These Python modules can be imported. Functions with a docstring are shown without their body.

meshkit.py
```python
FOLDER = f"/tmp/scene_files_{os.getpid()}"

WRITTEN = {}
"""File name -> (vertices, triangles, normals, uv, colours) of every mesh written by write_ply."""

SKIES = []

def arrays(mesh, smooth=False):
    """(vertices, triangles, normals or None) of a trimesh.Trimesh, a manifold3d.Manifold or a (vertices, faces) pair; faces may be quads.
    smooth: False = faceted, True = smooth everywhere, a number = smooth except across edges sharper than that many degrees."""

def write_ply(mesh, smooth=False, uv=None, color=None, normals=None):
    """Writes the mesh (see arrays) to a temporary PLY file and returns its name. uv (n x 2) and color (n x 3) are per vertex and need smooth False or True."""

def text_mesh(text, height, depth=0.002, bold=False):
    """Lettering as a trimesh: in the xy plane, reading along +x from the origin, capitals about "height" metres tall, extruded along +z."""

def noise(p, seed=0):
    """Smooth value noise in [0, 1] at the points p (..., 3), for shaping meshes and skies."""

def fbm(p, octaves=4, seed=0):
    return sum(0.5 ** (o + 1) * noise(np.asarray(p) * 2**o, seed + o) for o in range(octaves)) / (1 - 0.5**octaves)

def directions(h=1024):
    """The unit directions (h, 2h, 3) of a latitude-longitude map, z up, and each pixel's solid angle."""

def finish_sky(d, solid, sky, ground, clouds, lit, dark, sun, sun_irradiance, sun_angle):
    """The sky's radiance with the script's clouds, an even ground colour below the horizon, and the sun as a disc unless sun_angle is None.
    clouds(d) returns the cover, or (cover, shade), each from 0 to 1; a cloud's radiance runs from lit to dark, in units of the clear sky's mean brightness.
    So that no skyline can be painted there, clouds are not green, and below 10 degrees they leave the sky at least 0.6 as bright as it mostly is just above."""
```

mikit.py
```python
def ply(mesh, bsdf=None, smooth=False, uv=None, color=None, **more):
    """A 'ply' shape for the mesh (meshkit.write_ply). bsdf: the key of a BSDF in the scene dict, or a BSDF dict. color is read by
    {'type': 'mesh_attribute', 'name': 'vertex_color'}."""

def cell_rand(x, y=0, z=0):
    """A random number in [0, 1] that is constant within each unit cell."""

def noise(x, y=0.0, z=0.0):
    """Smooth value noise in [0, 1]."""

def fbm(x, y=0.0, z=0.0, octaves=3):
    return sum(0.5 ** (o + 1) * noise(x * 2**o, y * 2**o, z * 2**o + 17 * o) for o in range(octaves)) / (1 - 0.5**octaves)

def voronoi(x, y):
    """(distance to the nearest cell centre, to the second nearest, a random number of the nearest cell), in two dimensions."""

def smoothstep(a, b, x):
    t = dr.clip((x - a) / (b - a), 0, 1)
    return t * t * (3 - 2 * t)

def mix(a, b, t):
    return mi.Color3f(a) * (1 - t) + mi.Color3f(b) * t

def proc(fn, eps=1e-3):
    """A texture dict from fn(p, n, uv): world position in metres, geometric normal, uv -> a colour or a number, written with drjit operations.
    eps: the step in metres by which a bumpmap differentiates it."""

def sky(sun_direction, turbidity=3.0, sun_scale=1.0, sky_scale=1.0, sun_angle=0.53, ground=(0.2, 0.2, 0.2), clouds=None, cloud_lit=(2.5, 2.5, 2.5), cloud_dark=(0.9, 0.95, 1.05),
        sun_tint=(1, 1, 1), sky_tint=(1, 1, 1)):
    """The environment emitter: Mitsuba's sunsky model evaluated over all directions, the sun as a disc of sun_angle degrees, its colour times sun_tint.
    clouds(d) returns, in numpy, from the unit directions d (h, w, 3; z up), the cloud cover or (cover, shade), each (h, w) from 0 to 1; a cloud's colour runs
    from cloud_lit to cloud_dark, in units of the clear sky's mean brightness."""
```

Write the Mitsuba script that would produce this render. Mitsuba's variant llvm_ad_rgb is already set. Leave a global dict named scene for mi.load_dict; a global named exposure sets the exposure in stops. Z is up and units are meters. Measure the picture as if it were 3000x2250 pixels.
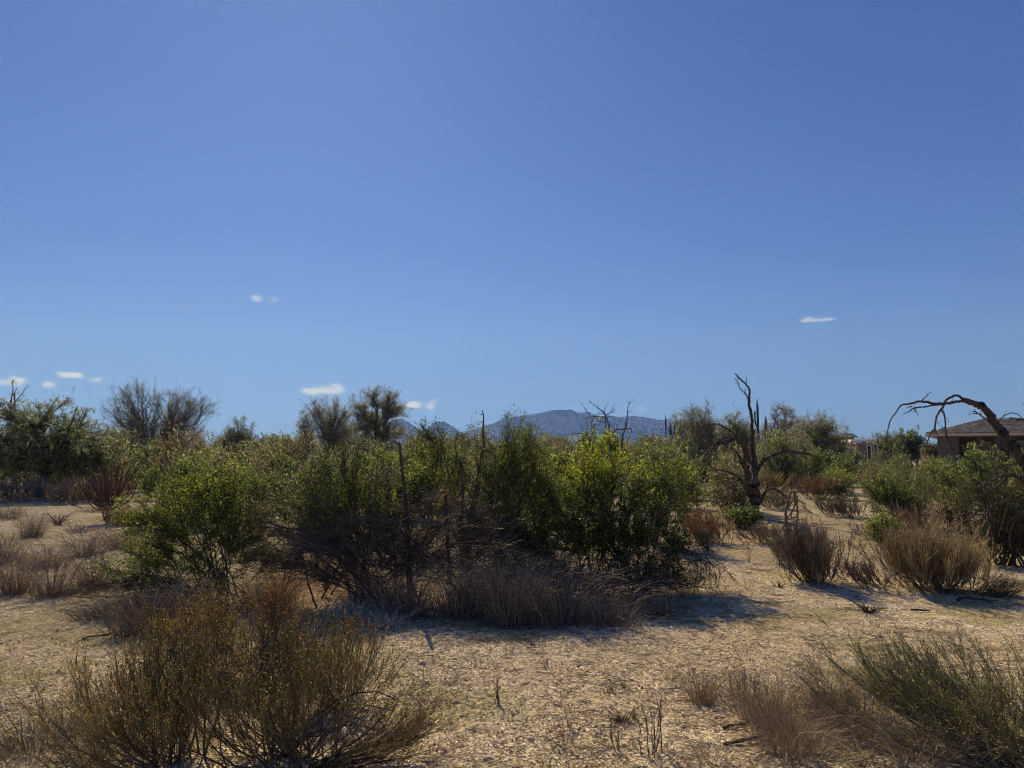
import math, numpy as np, trimesh, drjit as dr, mitsuba as mi, mikit, meshkit
from scipy.cluster.vq import kmeans2
from scipy.spatial import cKDTree
from scipy.interpolate import PchipInterpolator

# ------------------------------------------------------------------ camera, sky, exposure
T4 = mi.ScalarTransform4f
CAM_H, HFOV, HORIZON = 1.6, 71.6, 1325.0          # photo pixels are 3000 x 2250
FPX = 1500 / math.tan(math.radians(HFOV / 2))
PITCH = math.atan((HORIZON - 1125) / FPX)
CP, SP = math.cos(PITCH), math.sin(PITCH)
scene, labels = {}, {}
scene['camera'] = {'type': 'perspective', 'fov': HFOV, 'fov_axis': 'x', 'near_clip': 0.05, 'far_clip': 30000.0,
                   'to_world': T4().look_at(origin=[0, 0, CAM_H], target=[0, CP, CAM_H + SP], up=[0, 0, 1]),
                   'medium': {'type': 'ref', 'id': 'air'}}


def ray(px, py):
    u, v = (px - 1500) / FPX, (1125 - py) / FPX
    return np.array([u, CP - v * SP, SP + v * CP])


# small cumulus low over the horizon: (photo x, y, half width, half height, strength)
CLOUDS = [(215, 1101, 34, 10, 1), (286, 1113, 20, 8, .75), (312, 1119, 12, 5, .5), (12, 1121, 14, 9, .7), (142, 1127, 17, 9, .9), (48, 1118, 20, 12, .9),
          (80, 1122, 12, 5, .45), (750, 874, 17, 11, .8), (800, 878, 12, 8, .3), (530, 903, 22, 7, .35), (968, 1144, 40, 17, 1.1), (925, 1149, 42, 10, 1.0),
          (1213, 1189, 23, 11, 1), (1234, 1184, 18, 7, .6), (1256, 1190, 16, 11, .95), (1270, 1178, 10, 6, .5), (2397, 938, 46, 7, .75), (1880, 1199, 16, 4, .45)]


def clouds(d):
    az = np.arctan2(d[..., 0], d[..., 1])
    el = np.arcsin(np.clip(d[..., 2], -1, 1))
    cover = np.zeros(az.shape)
    wob = meshkit.fbm(np.stack([az * 90, el * 150, az * 0], -1), 4, seed=5) - .5
    for i, (x, y, w, h, s) in enumerate(CLOUDS):
        r = ray(x, y)
        a0, e0 = math.atan2(r[0], r[1]), math.asin(r[2] / np.linalg.norm(r))
        k = 1 / np.linalg.norm(r)
        a, e = (az - a0) / (w / FPX * k * 1.05), (el - e0) / (h / FPX * k * 1.1)
        e = np.where(e < 0, e * 1.5, e)
        q = 1.15 - a * a - e * e + wob * 2.6
        cover = np.maximum(cover, s * np.clip(q / .75, 0, 1) * (a * a + e * e < 4))
    return cover, 0.25 * np.clip(.5 - wob * 2, 0, 1)


SUN = (-0.228, 0.727, 0.668 - 0.02)
exposure = 1.6
scene['sky'] = mikit.sky(SUN, turbidity=2.4, sun_scale=1.42, sky_scale=0.485, ground=(.2, .17, .12), clouds=clouds, cloud_lit=(4.2, 4.6, 5.4),
                         cloud_dark=(2.8, 3.2, 4.0), sky_tint=(0.57, 0.78, 1.54), sun_tint=(1.0, .955, .86))
scene['air'] = {'type': 'homogeneous', 'albedo': {'type': 'rgb', 'value': [.93, .96, .985]}, 'sigma_t': {'type': 'rgb', 'value': [.25e-4, .55e-4, 1.75e-4]},
                'phase': {'type': 'hg', 'g': .3}}
scene['haze'] = {'type': 'cube', 'to_world': T4().translate([0, 0, 348]).scale([4150, 4150, 352]), 'bsdf': {'type': 'null'}, 'interior': {'type': 'ref', 'id': 'air'}}
labels['haze'] = {'label': 'thin blue desert haze in front of the far mountains', 'category': 'haze', 'kind': 'stuff'}

# ------------------------------------------------------------------ materials
VC = {'type': 'mesh_attribute', 'name': 'vertex_color'}
scene['m_leaf'] = {'type': 'principledthin', 'base_color': VC, 'roughness': .42, 'diff_trans': 1.3, 'eta': 1.45}
scene['m_twig'] = {'type': 'twosided', 'bsdf': {'type': 'principled', 'base_color': VC, 'roughness': .62, 'specular': .4}}
scene['m_rock'] = {'type': 'twosided', 'bsdf': {'type': 'principled', 'base_color': VC, 'roughness': .85, 'specular': .25}}


def wood_bump(p, n, uv):
    return mikit.fbm(p.x * 60, p.y * 60, p.z * 9, 3)


scene['m_wood'] = {'type': 'twosided', 'bsdf': {'type': 'bumpmap', 'arbitrary': mikit.proc(wood_bump), 'scale': .03,
                   'bsdf': {'type': 'principled', 'base_color': VC, 'roughness': .75, 'specular': .3}}}


def ground_col(p, n, uv):
    big = mikit.fbm(p.x * .35 + 3, p.y * .35, 0, 3)
    mid = mikit.fbm(p.x * 1.7, p.y * 1.7 + 9, 0, 3)
    fine = mikit.noise(p.x * 75, p.y * 75, 1)
    grit = mikit.noise(p.x * 170, p.y * 170, 4)
    c = mikit.mix([.505, .44, .305], [.41, .345, .23], mikit.smoothstep(.38, .66, big))
    c = mikit.mix(c, [.31, .28, .13], mikit.smoothstep(.46, .68, mid) * .75)
    c = mikit.mix(c, [.17, .13, .09], mikit.smoothstep(.58, .80, mikit.fbm(p.x * 5.1 + 40, p.y * 8.1, 0, 4)) * .7)
    red = dr.exp(-(dr.square((p.x + 2.0) / 1.1) + dr.square((p.y - 8.9) / .9)))
    c = mikit.mix(c, [.30, .15, .085], dr.minimum(red, 1.0) * .8)
    return c * (0.42 + 0.75 * mikit.smoothstep(.2, .75, fine) + .45 * mikit.smoothstep(.25, .8, grit)) * (.8 + .4 * mikit.noise(p.x * 28, p.y * 28, 7))


def ground_bump(p, n, uv):
    return mikit.noise(p.x * 60, p.y * 60, 0) + .5 * mikit.noise(p.x * 140, p.y * 140, 3)


scene['m_ground'] = {'type': 'twosided', 'bsdf': {'type': 'bumpmap', 'arbitrary': mikit.proc(ground_bump), 'scale': .016,
                     'bsdf': {'type': 'principled', 'base_color': mikit.proc(ground_col), 'roughness': .9, 'specular': .25}}}


def mount_col(p, n, uv):
    t = mikit.fbm(p.x * .008, p.y * .008, p.z * .012, 3)
    return mikit.mix([.046, .045, .047], [.022, .025, .024], mikit.smoothstep(.4, .62, t))


scene['m_mountain'] = {'type': 'twosided', 'bsdf': {'type': 'diffuse', 'reflectance': mikit.proc(mount_col)}}


def plain(key, c, rough=.6, spec=.4):
    scene[key] = {'type': 'twosided', 'bsdf': {'type': 'principled', 'base_color': {'type': 'rgb', 'value': list(c)}, 'roughness': rough, 'specular': spec}}


def stucco_col(p, n, uv):
    return mi.Color3f(.088, .085, .086) * (.88 + .22 * mikit.fbm(p.x * 3, p.y * 3, p.z * 3, 3))


scene['m_stucco'] = {'type': 'twosided', 'bsdf': {'type': 'principled', 'base_color': mikit.proc(stucco_col), 'roughness': .85, 'specular': .2}}
plain('m_white', (.72, .71, .68), .45)
plain('m_trim', (.42, .37, .31), .6)
plain('m_dark', (.03, .03, .032), .5)
plain('m_glass', (.05, .06, .07), .12, .7)
plain('m_boards', (.20, .18, .165), .8)
plain('m_curtain', (.22, .25, .26), .5)

# ------------------------------------------------------------------ helpers


def gh(x, y):
    x, y = np.asarray(x, float), np.asarray(y, float)
    p = np.stack(np.broadcast_arrays(x, y, 0 * x), -1)
    r = np.hypot(x, y)
    near = np.clip((40 - r) / 30, 0, 1)
    return .09 * (meshkit.fbm(p * .25, 3, 1) - .5) * near + .05 * (meshkit.fbm(p * 1.3, 2, 2) - .5) * near


def at(px, py, d):
    r = ray(px, py)
    return np.array([r[0] * d / r[1], d, CAM_H + r[2] * d / r[1]])


def gp(px, py):
    r = ray(px, py)
    t = -CAM_H / r[2]
    x, y = r[0] * t, r[1] * t
    return np.array([x, y, float(gh(x, y))])


def gdist(py):
    return gp(1500, py)[1]


used = {}


def numbered(name):
    k = used.get(name, 0)
    used[name] = k + 1
    return name if k == 0 else f'{name}_{k:03d}'


def thing(name, label, cat, group=None, kind=None):
    key = numbered(name)
    labels[key] = {'label': label, 'category': cat}
    if group:
        labels[key]['group'] = group
    if kind:
        labels[key]['kind'] = kind
    return key


def part(parent, name, shape, label=None, kind=None):
    key = numbered(f'{parent}__{name}')
    scene[key] = shape
    if label or kind:
        labels[key] = {k: v for k, v in (('label', label), ('kind', kind)) if v}
    return key


class Acc:
    def __init__(s):
        s.v, s.f, s.c, s.n = [], [], [], 0

    def add(s, V, F, C):
        V = np.asarray(V, float).reshape(-1, 3)
        s.v.append(V)
        s.f.append(np.asarray(F, int) + s.n)
        s.c.append(np.broadcast_to(np.asarray(C, float), V.shape))
        s.n += len(V)

    def ply(s, bsdf, smooth=False, **k):
        return mikit.ply((np.vstack(s.v), np.vstack(s.f)), bsdf, smooth, color=np.clip(np.vstack(s.c), .004, .95), **k)


def nrm(a):
    return a / (np.linalg.norm(a, axis=-1, keepdims=True) + 1e-12)


def tubes(acc, P, R, col, sides=3):
    """N polylines of m points as thin tubes; col (3,), (N,3) or (N,m,3)."""
    P = np.asarray(P, float)
    N, m = P.shape[:2]
    if N == 0:
        return
    R = np.broadcast_to(np.asarray(R, float), (N, m))
    t = nrm(np.gradient(P, axis=1))
    main = nrm(P[:, -1] - P[:, 0])
    ref = np.where(np.abs(main[:, 2:]) < .75, [0, 0, 1.], [1., .3, 0])[:, None]
    a = nrm(np.cross(t, ref))
    b = np.cross(t, a)
    ang = np.arange(sides) * 2 * np.pi / sides
    V = P[:, :, None] + R[:, :, None, None] * (np.cos(ang)[:, None] * a[:, :, None] + np.sin(ang)[:, None] * b[:, :, None])
    i, j, k = np.meshgrid(np.arange(N), np.arange(m - 1), np.arange(sides), indexing='ij')
    o, k2 = (i * m + j) * sides, (k + 1) % sides
    q = np.stack([o + k, o + k2, o + sides + k2, o + sides + k], -1).reshape(-1, 4)
    c = np.asarray(col, float)
    if c.ndim == 2:
        c = c[:, None]
    c = np.broadcast_to(c, (N, m, 3))
    acc.add(V, np.vstack([q[:, [0, 1, 2]], q[:, [0, 2, 3]]]), np.repeat(c.reshape(-1, 3), sides, 0))


def ribbons(acc, P, W, col, rng):
    """Grass blades: N polylines of m points as tapered folded strips."""
    N, m = P.shape[:2]
    t = nrm(np.gradient(P, axis=1))
    s = nrm(np.cross(t, nrm(rng.normal(size=(N, 1, 3)))))
    w = np.asarray(W)[:, None, None] * np.linspace(1, .12, m)[None, :, None] * .5
    V = np.stack([P - s * w, P + s * w], 2)
    i, j = np.meshgrid(np.arange(N), np.arange(m - 1), indexing='ij')
    o = ((i * m + j) * 2).ravel()
    F = np.vstack([np.stack([o, o + 1, o + 3], 1), np.stack([o, o + 3, o + 2], 1)])
    acc.add(V, F, np.repeat(np.broadcast_to(col, (N, 3)), 2 * m, 0))


def leaves(acc, rng, pos, d, L, W, col):
    N = len(pos)
    if N == 0:
        return
    L, W = np.broadcast_to(L, N)[:, None], np.broadcast_to(W, N)[:, None]
    s = nrm(np.cross(d, rng.normal(size=(N, 3))))
    n = np.cross(s, d)
    mid = pos + d * L * .5 + n * W * .12
    V = np.stack([pos, mid + s * W / 2, pos + d * L, mid - s * W / 2], 1)
    o = np.arange(N) * 4
    F = np.vstack([np.stack([o, o + 1, o + 2], 1), np.stack([o, o + 2, o + 3], 1)])
    acc.add(V, F, np.repeat(np.broadcast_to(col, (N, 3)), 4, 0))


def bez(p0, p1, p2, m, rng, wob=.05):
    t = np.linspace(0, 1, m)[None, :, None]
    P = (1 - t) ** 2 * p0[:, None] + 2 * t * (1 - t) * p1[:, None] + t * t * p2[:, None]
    if wob:
        L = np.linalg.norm(p2 - p0, axis=1)[:, None, None] * wob
        N = len(p0)
        for f in (2, 4.6):
            P = P + L / f * 2 * rng.normal(size=(N, 1, 3)) * np.sin(t * np.pi * f * .5 + rng.uniform(0, 6, (N, 1, 1))) * np.sin(np.pi * t) ** .6
    return P


def jit(rng, col, n, amt=.25, hue=.06):
    c = np.asarray(col, float) * np.exp(rng.normal(0, amt, (n, 1)))
    return c * np.exp(rng.normal(0, hue, (n, 3)))


def pick(P, rng, t):
    """points on polylines P (N,m,3) at parameters t (N,) and tangents."""
    m = P.shape[1]
    x = np.clip(t, 0, 1) * (m - 1)
    i = np.minimum(x.astype(int), m - 2)
    k = np.arange(len(P))
    f = (x - i)[:, None]
    return P[k, i] * (1 - f) + P[k, i + 1] * f, nrm(P[k, i + 1] - P[k, i])


DARK = (.045, .037, .032)
GREY = (.16, .145, .13)


def in_ells(rng, ells, n, shell=2.3):
    e = np.array(ells, float)
    vol = e[:, 3] * e[:, 4] * e[:, 5]
    k = rng.choice(len(e), n, p=vol ** .8 / (vol ** .8).sum())
    u = nrm(rng.normal(size=(n, 3))) * rng.uniform(0, 1, (n, 1)) ** (1 / shell)
    return e[k, :3] + u * e[k, 3:6]


def bush(rng, base, ells, n, k1, k2, r0, leaf=None, bare=None, n_bare=0, spur=3, spur_len=.12, col=DARK, spread=.12, up=.25, gaps=.35, gap_f=2.2, twig_r=.0017, wob=.06, seed=1, sides=5, dead=None,
         trunk=None):
    """A woody shrub or small tree: limbs, branches and twigs reach out for points in the crown's volume. base in world, ells relative to it.
    leaf: dict(n per spur, L, W, cols=[(colour, share)], amt). Returns (wood Acc, leaf Acc)."""
    wood, fol = Acc(), Acc()
    T = in_ells(rng, ells, int(n * 1.7))
    T = T[meshkit.fbm(T * gap_f + 50 + seed * 7.3, 2, seed) > gaps][:int(n * .85)]
    out = rng.uniform(size=(len(T), 1)) < .07                      # odd shoots that stick out of the crown
    T = T + out * nrm(T - T.mean(0)) * np.ptp(T, axis=0).mean() * rng.uniform(.03, .14, (len(T), 1))
    leafy = np.ones(len(T), bool)
    if bare:
        B = in_ells(rng, bare, n_bare)
        T, leafy = np.vstack([T, B]), np.r_[leafy, np.zeros(len(B), bool)]
    ok = T[:, 2] > .03
    T, leafy = T[ok], leafy[ok]
    c1, _ = kmeans2(T, k1, minit='++', seed=rng.integers(1 << 30), iter=8)
    top = np.zeros((len(c1), 3)) if trunk is None else np.broadcast_to(np.asarray(trunk, float), (len(c1), 3))
    s = top + rng.normal(0, 1, (len(c1), 3)) * np.array([1, 1, .02]) * spread
    if trunk is None:
        s[:, 2] = -.03
    q = c1 * .82 + s * .18 if trunk is None else c1
    L = np.linalg.norm(q - s, axis=1, keepdims=True)
    p1 = s + (q - s) * .45 + np.array([0, 0, 1.]) * L * up + rng.normal(0, .1, (len(c1), 3)) * L
    A = bez(s, p1, q, 7, rng, wob)
    ra = r0 * rng.uniform(.6, 1.15, (len(A), 1)) * np.linspace(1, .38, 7) ** 1.1
    tubes(wood, A, ra, jit(rng, col, len(A), .2), sides)
    if trunk is not None:
        tp = np.asarray(trunk, float)
        P = bez(np.array([[0, 0, -.05]]), tp[None] * .5 + rng.normal(0, .05, 3), tp[None], 7, rng, .05)
        tubes(wood, P, r0 * 1.9 * np.array([[1.35, 1.1, 1, .95, .92, .9, .85]]), col, 8)
    c2, l2 = kmeans2(T, k2, minit='++', seed=rng.integers(1 << 30), iter=6)
    own = cKDTree(c1).query(c2)[1]
    b0, bt = pick(A[own], rng, rng.uniform(.35, 1, len(c2)))
    Lb = np.linalg.norm(c2 - b0, axis=1, keepdims=True)
    B = bez(b0, b0 + bt * Lb * .45 + rng.normal(0, .08, (len(c2), 3)) * Lb, c2, 5, rng, wob * 1.3)
    tubes(wood, B, r0 * .36 * rng.uniform(.7, 1.2, (len(B), 1)) * np.linspace(1, .42, 5), jit(rng, col, len(B), .25), 3)
    own = cKDTree(c2).query(T)[1]
    t0, tt = pick(B[own], rng, rng.uniform(.15, 1, len(T)))
    Lt = np.linalg.norm(T - t0, axis=1, keepdims=True)
    W = bez(t0, t0 + tt * Lt * .4 + rng.normal(0, .12, (len(T), 3)) * Lt, T, 4, rng, wob * 1.6)
    tubes(wood, W, twig_r * 1.5 * rng.uniform(.7, 1.3, (len(W), 1)) * np.linspace(1, .5, 4), jit(rng, col, len(W), .3), 3)
    lw = leafy[:len(W)]
    X = np.repeat(W, spur, 0)
    lx = np.repeat(lw, spur)
    x0, xt = pick(X, rng, rng.uniform(.25, 1, len(X)))
    d = nrm(xt * .6 + rng.normal(0, .65, xt.shape) + [0, 0, .12])
    ln = spur_len * rng.uniform(.5, 1.4, (len(X), 1))
    S = bez(x0, x0 + d * ln * .5, x0 + d * ln + rng.normal(0, .15, d.shape) * ln, 2, rng, 0)
    tubes(wood, S, twig_r * rng.uniform(.6, 1.1, (len(S), 1)) * np.linspace(1, .55, 2), jit(rng, col, len(S), .3), 3)
    if leaf:
        S2 = np.repeat(S[lx], leaf['n'], 0)
        pos, tg = pick(S2, rng, rng.uniform(.05, 1.05, len(S2)))
        # patches of fresh and of old foliage through the crown
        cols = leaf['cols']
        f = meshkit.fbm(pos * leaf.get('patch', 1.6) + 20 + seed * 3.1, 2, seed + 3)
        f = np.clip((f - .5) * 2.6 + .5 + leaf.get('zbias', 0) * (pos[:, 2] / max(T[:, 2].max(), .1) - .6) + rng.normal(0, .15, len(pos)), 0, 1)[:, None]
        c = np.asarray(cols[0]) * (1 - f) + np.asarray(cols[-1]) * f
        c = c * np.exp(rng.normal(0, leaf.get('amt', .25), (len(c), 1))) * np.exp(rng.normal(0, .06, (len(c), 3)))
        sz = rng.uniform(.7, 1.38, len(pos))
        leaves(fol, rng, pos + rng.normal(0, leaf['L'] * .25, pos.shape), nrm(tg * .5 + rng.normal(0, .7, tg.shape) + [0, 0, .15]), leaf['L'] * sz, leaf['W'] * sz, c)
    for a in (wood, fol):
        a.v = [v + base for v in a.v]
    return wood, fol


def broom(rng, base, H, R, n, n2, n3, tip, col=DARK, lean=(0, 0), r0=.006, spread=.1, bud=None, droop=.1, curl=.25, top=.55, fan=1.0, rt=.0013, a_rng=(0, 2 * np.pi), pw=.75):
    """A broom-like shrub of near parallel stems fanning from its foot. tip: colour of the finest stems; bud: dict(n, L, W, cols)."""
    wood, fine, fol = Acc(), Acc(), Acc()
    H, R = H * .8, R * .8
    az, q = rng.uniform(*a_rng, n), rng.uniform(0, 1, n) ** pw * fan
    c = rng.integers(0, min(n, max(4, n // 9)), n)      # stems stand in bunches
    az, q = az * .45 + az[c] * .55, np.clip(q * .5 + q[c] * .5, 0, 1)
    hh = H * np.sqrt(np.clip(1 - .62 * q ** 2, .1, 1)) * rng.uniform(.72, 1.08, n)
    out = np.stack([np.cos(az), np.sin(az), 0 * az], 1)
    p0 = rng.normal(0, spread * .6, (n, 3)) * [1, 1, 0] + [0, 0, -.02]
    p2 = p0 + out * (R * q)[:, None] + np.c_[0 * az + lean[0], 0 * az + lean[1], hh]
    p1 = p0 + out * (R * q * (.5 + curl))[:, None] + np.c_[0 * az, 0 * az, hh * (.5 - curl * .5)] + np.r_[lean[0], lean[1], 0] * .3
    A = bez(p0, p1, p2, 6, rng, .035)
    tubes(wood, A, r0 * rng.uniform(.5, 1.2, (n, 1)) * np.linspace(1, .3, 6), jit(rng, col, n, .3), 3)

    def sub(P, k, t0, t1, l0, l1, dev, m, r, cl, acc):
        X = np.repeat(P, k, 0)
        x0, xt = pick(X, rng, rng.uniform(t0, t1, len(X)))
        ln = H * rng.uniform(l0, l1, (len(X), 1))
        d = nrm(xt + rng.normal(0, dev, xt.shape) + [0, 0, .15])
        d2 = nrm(d + rng.normal(0, dev * .7, d.shape) + [0, 0, .25 - droop])
        S = bez(x0, x0 + d * ln * .55, x0 + d * ln * .5 + d2 * ln * .5, m, rng, .03)
        if len(S):
            tubes(acc, S, r * rng.uniform(.6, 1.15, (len(S), 1)) * np.linspace(1, .45, m), cl(len(S)), 3)
        return S

    mixc = lambda k, f: jit(rng, np.asarray(col) * (1 - f) + np.asarray(tip) * f, k, .3)  # noqa: E731
    B = sub(A, n2, .2, .9, .28, .5, .2, 4, rt * 1.5, lambda k: mixc(k, .45), wood)
    C = sub(B, n3, .25, .95, .13, .26, .26, 3, rt, lambda k: mixc(k, .95), fine)
    if bud:
        X = np.repeat(C, bud['n'], 0)
        pos, tg = pick(X, rng, rng.uniform(.3, 1.05, len(X)))
        keep = pos[:, 2] > H * bud.get('zmin', .3) * rng.uniform(.6, 1.4, len(pos))
        pos, tg = pos[keep], tg[keep]
        f = np.clip((meshkit.fbm(pos * 3.1 + 9, 2, 4) - .5) * 2.6 + .5, 0, 1)[:, None]
        c = np.asarray(bud['cols'][0]) * (1 - f) + np.asarray(bud['cols'][-1]) * f
        c = c * np.exp(rng.normal(0, .28, (len(c), 1)))
        sz = rng.uniform(.6, 1.3, len(pos))
        leaves(fol, rng, pos, nrm(tg + rng.normal(0, .5, tg.shape)), bud['L'] * sz, bud['W'] * sz, c)
    for a in (wood, fine, fol):
        a.v = [np.maximum(v, [-9, -9, -.03]) + base for v in a.v]
    return wood, fine, fol


def clump(rng, base, H, R, n, col, w=.004, lean=(0, 0), flop=.5, spread=.5, amt=.3, m=5, hv=(.15, 1.15)):
    """A tuft of grass blades and dead stems."""
    a = Acc()
    az, q = rng.uniform(0, 2 * np.pi, n), rng.uniform(0, 1, n) ** .6
    out = np.stack([np.cos(az), np.sin(az), 0 * az], 1)
    p0 = out * (R * spread * q)[:, None] * rng.uniform(.3, 1, (n, 1)) + [0, 0, -.01]
    h = H * rng.uniform(*hv, n)
    o2 = nrm(out + rng.normal(0, .5, out.shape) * [1, 1, 0])
    p1 = p0 + o2 * (R * .25 * q)[:, None] + np.c_[0 * az, 0 * az, h * .8]
    p2 = p0 + o2 * (R * (1 - spread) * 1.2 * q + h * flop * rng.uniform(0, .8, n))[:, None] + np.c_[0 * az + lean[0], 0 * az + lean[1], h * (1 - flop * .5 * rng.uniform(0, 1, n))]
    P = bez(p0, p1, p2, m, rng, .05)
    ribbons(a, P, w * rng.uniform(.5, 1.3, n), jit(rng, col, n, amt), rng)
    a.v = [v + base for v in a.v]
    return a


def limb_paths(rng, d, paths, col, sides=7, tip_col=None):
    """Bare limbs as 3-D polylines at depth d; each path: (part name, drift, r0 px, r1 px, [(px, py), ...]). Returns [(name, Acc)]."""
    acc, seen, k = [], [], d / FPX * .65
    for nm, drift, ra, rb, pts in paths:
        p = np.array(pts, float)
        s = np.r_[0, np.cumsum(np.linalg.norm(np.diff(p, axis=0), axis=1))]
        m = max(5, int(s[-1] / 4) + 2)
        t = np.linspace(0, 1, m)
        x, y = (PchipInterpolator(s / s[-1], p[:, i])(t) if len(p) > 2 else np.interp(t, s / s[-1], p[:, i]) for i in (0, 1))
        off = 0.0
        if seen:
            allp = np.vstack(seen)
            dd = np.hypot(allp[:, 0] - x[0], allp[:, 1] - y[0])
            if dd.min() < 30:
                off = allp[dd.argmin(), 2]
        dep = off + drift * (t ** 1.3) + .05 * np.sin(t * 5 + rng.uniform(0, 6)) * t
        seen.append(np.c_[x, y, dep])
        P = np.array([at(a, b, d + c) for a, b, c in zip(x, y, dep)])
        r = (ra + (rb - ra) * t ** .85) * k * (1 + (.13 if ra < 15 else .05) * rng.normal(size=m).cumsum() / np.sqrt(np.arange(m) + 4))
        r = np.clip(r, .0025, None)
        P[1:-1] += rng.normal(0, .22, (m - 2, 3)) * r[1:-1, None]
        A = Acc()
        acc.append((nm, A))
        c = np.asarray(col) + (np.asarray(col if tip_col is None else tip_col) - np.asarray(col)) * t[:, None] ** 2
        c = c * np.exp(rng.normal(0, .16 if ra > 15 else .24, (m, 1)) + .5 * (rng.uniform(size=(m, 1)) < .05) * (ra < 12))      # weathered, with odd bleached rings
        tubes(A, P[None], r[None], c[None], sides)
        A.add(np.vstack([P[-1] + nrm(P[-1] - P[-2]) * r[-1] * 1.5, A.v[-1][-sides:]]), [[0, 1 + i, 1 + (i + 1) % sides] for i in range(sides)], c[-1])
    return acc

# ------------------------------------------------------------------ ground and mountains


def polar_sheet():
    front = np.linspace(-44, 44, 290)
    a = np.radians(np.r_[front, np.linspace(48, 312, 70)[1:-1]])
    r = [0.4]
    while r[-1] < 4120:
        x = r[-1]
        r.append(x * (1.12 if x < 2.6 else 1.0085 if x < 11 else 1.02 if x < 40 else 1.1))
    r = np.array(r)
    A, R = np.meshgrid(a, r)
    x, y = R * np.sin(A), R * np.cos(A)
    z = gh(x, y)
    p = np.stack([x, y, 0 * x], -1)
    z = z + np.clip((14 - R) / 6, 0, 1) * (.022 * (meshkit.fbm(p * 5, 2, 9) - .5) + .012 * (meshkit.fbm(p * 17, 2, 8) - .5) + np.clip((9 - R) / 4, 0, 1) * .009 * (meshkit.noise(p * 48, 7) - .5))
    m, n = A.shape
    i, j = np.meshgrid(np.arange(m - 1), np.arange(n), indexing='ij')
    o, o2 = i * n + j, i * n + (j + 1) % n
    F = np.stack([o, o + n, o2 + n, o2], -1).reshape(-1, 4)
    V = np.stack([x, y, z], -1).reshape(-1, 3)
    c = len(V)
    V = np.vstack([V, [[0, 0, float(gh(0, 0))]]])
    F = np.vstack([F[:, [0, 1, 2]], F[:, [0, 2, 3]], np.stack([np.full(n, c), np.arange(n), (np.arange(n) + 1) % n], 1)])
    return V, F[:, ::-1]


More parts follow.
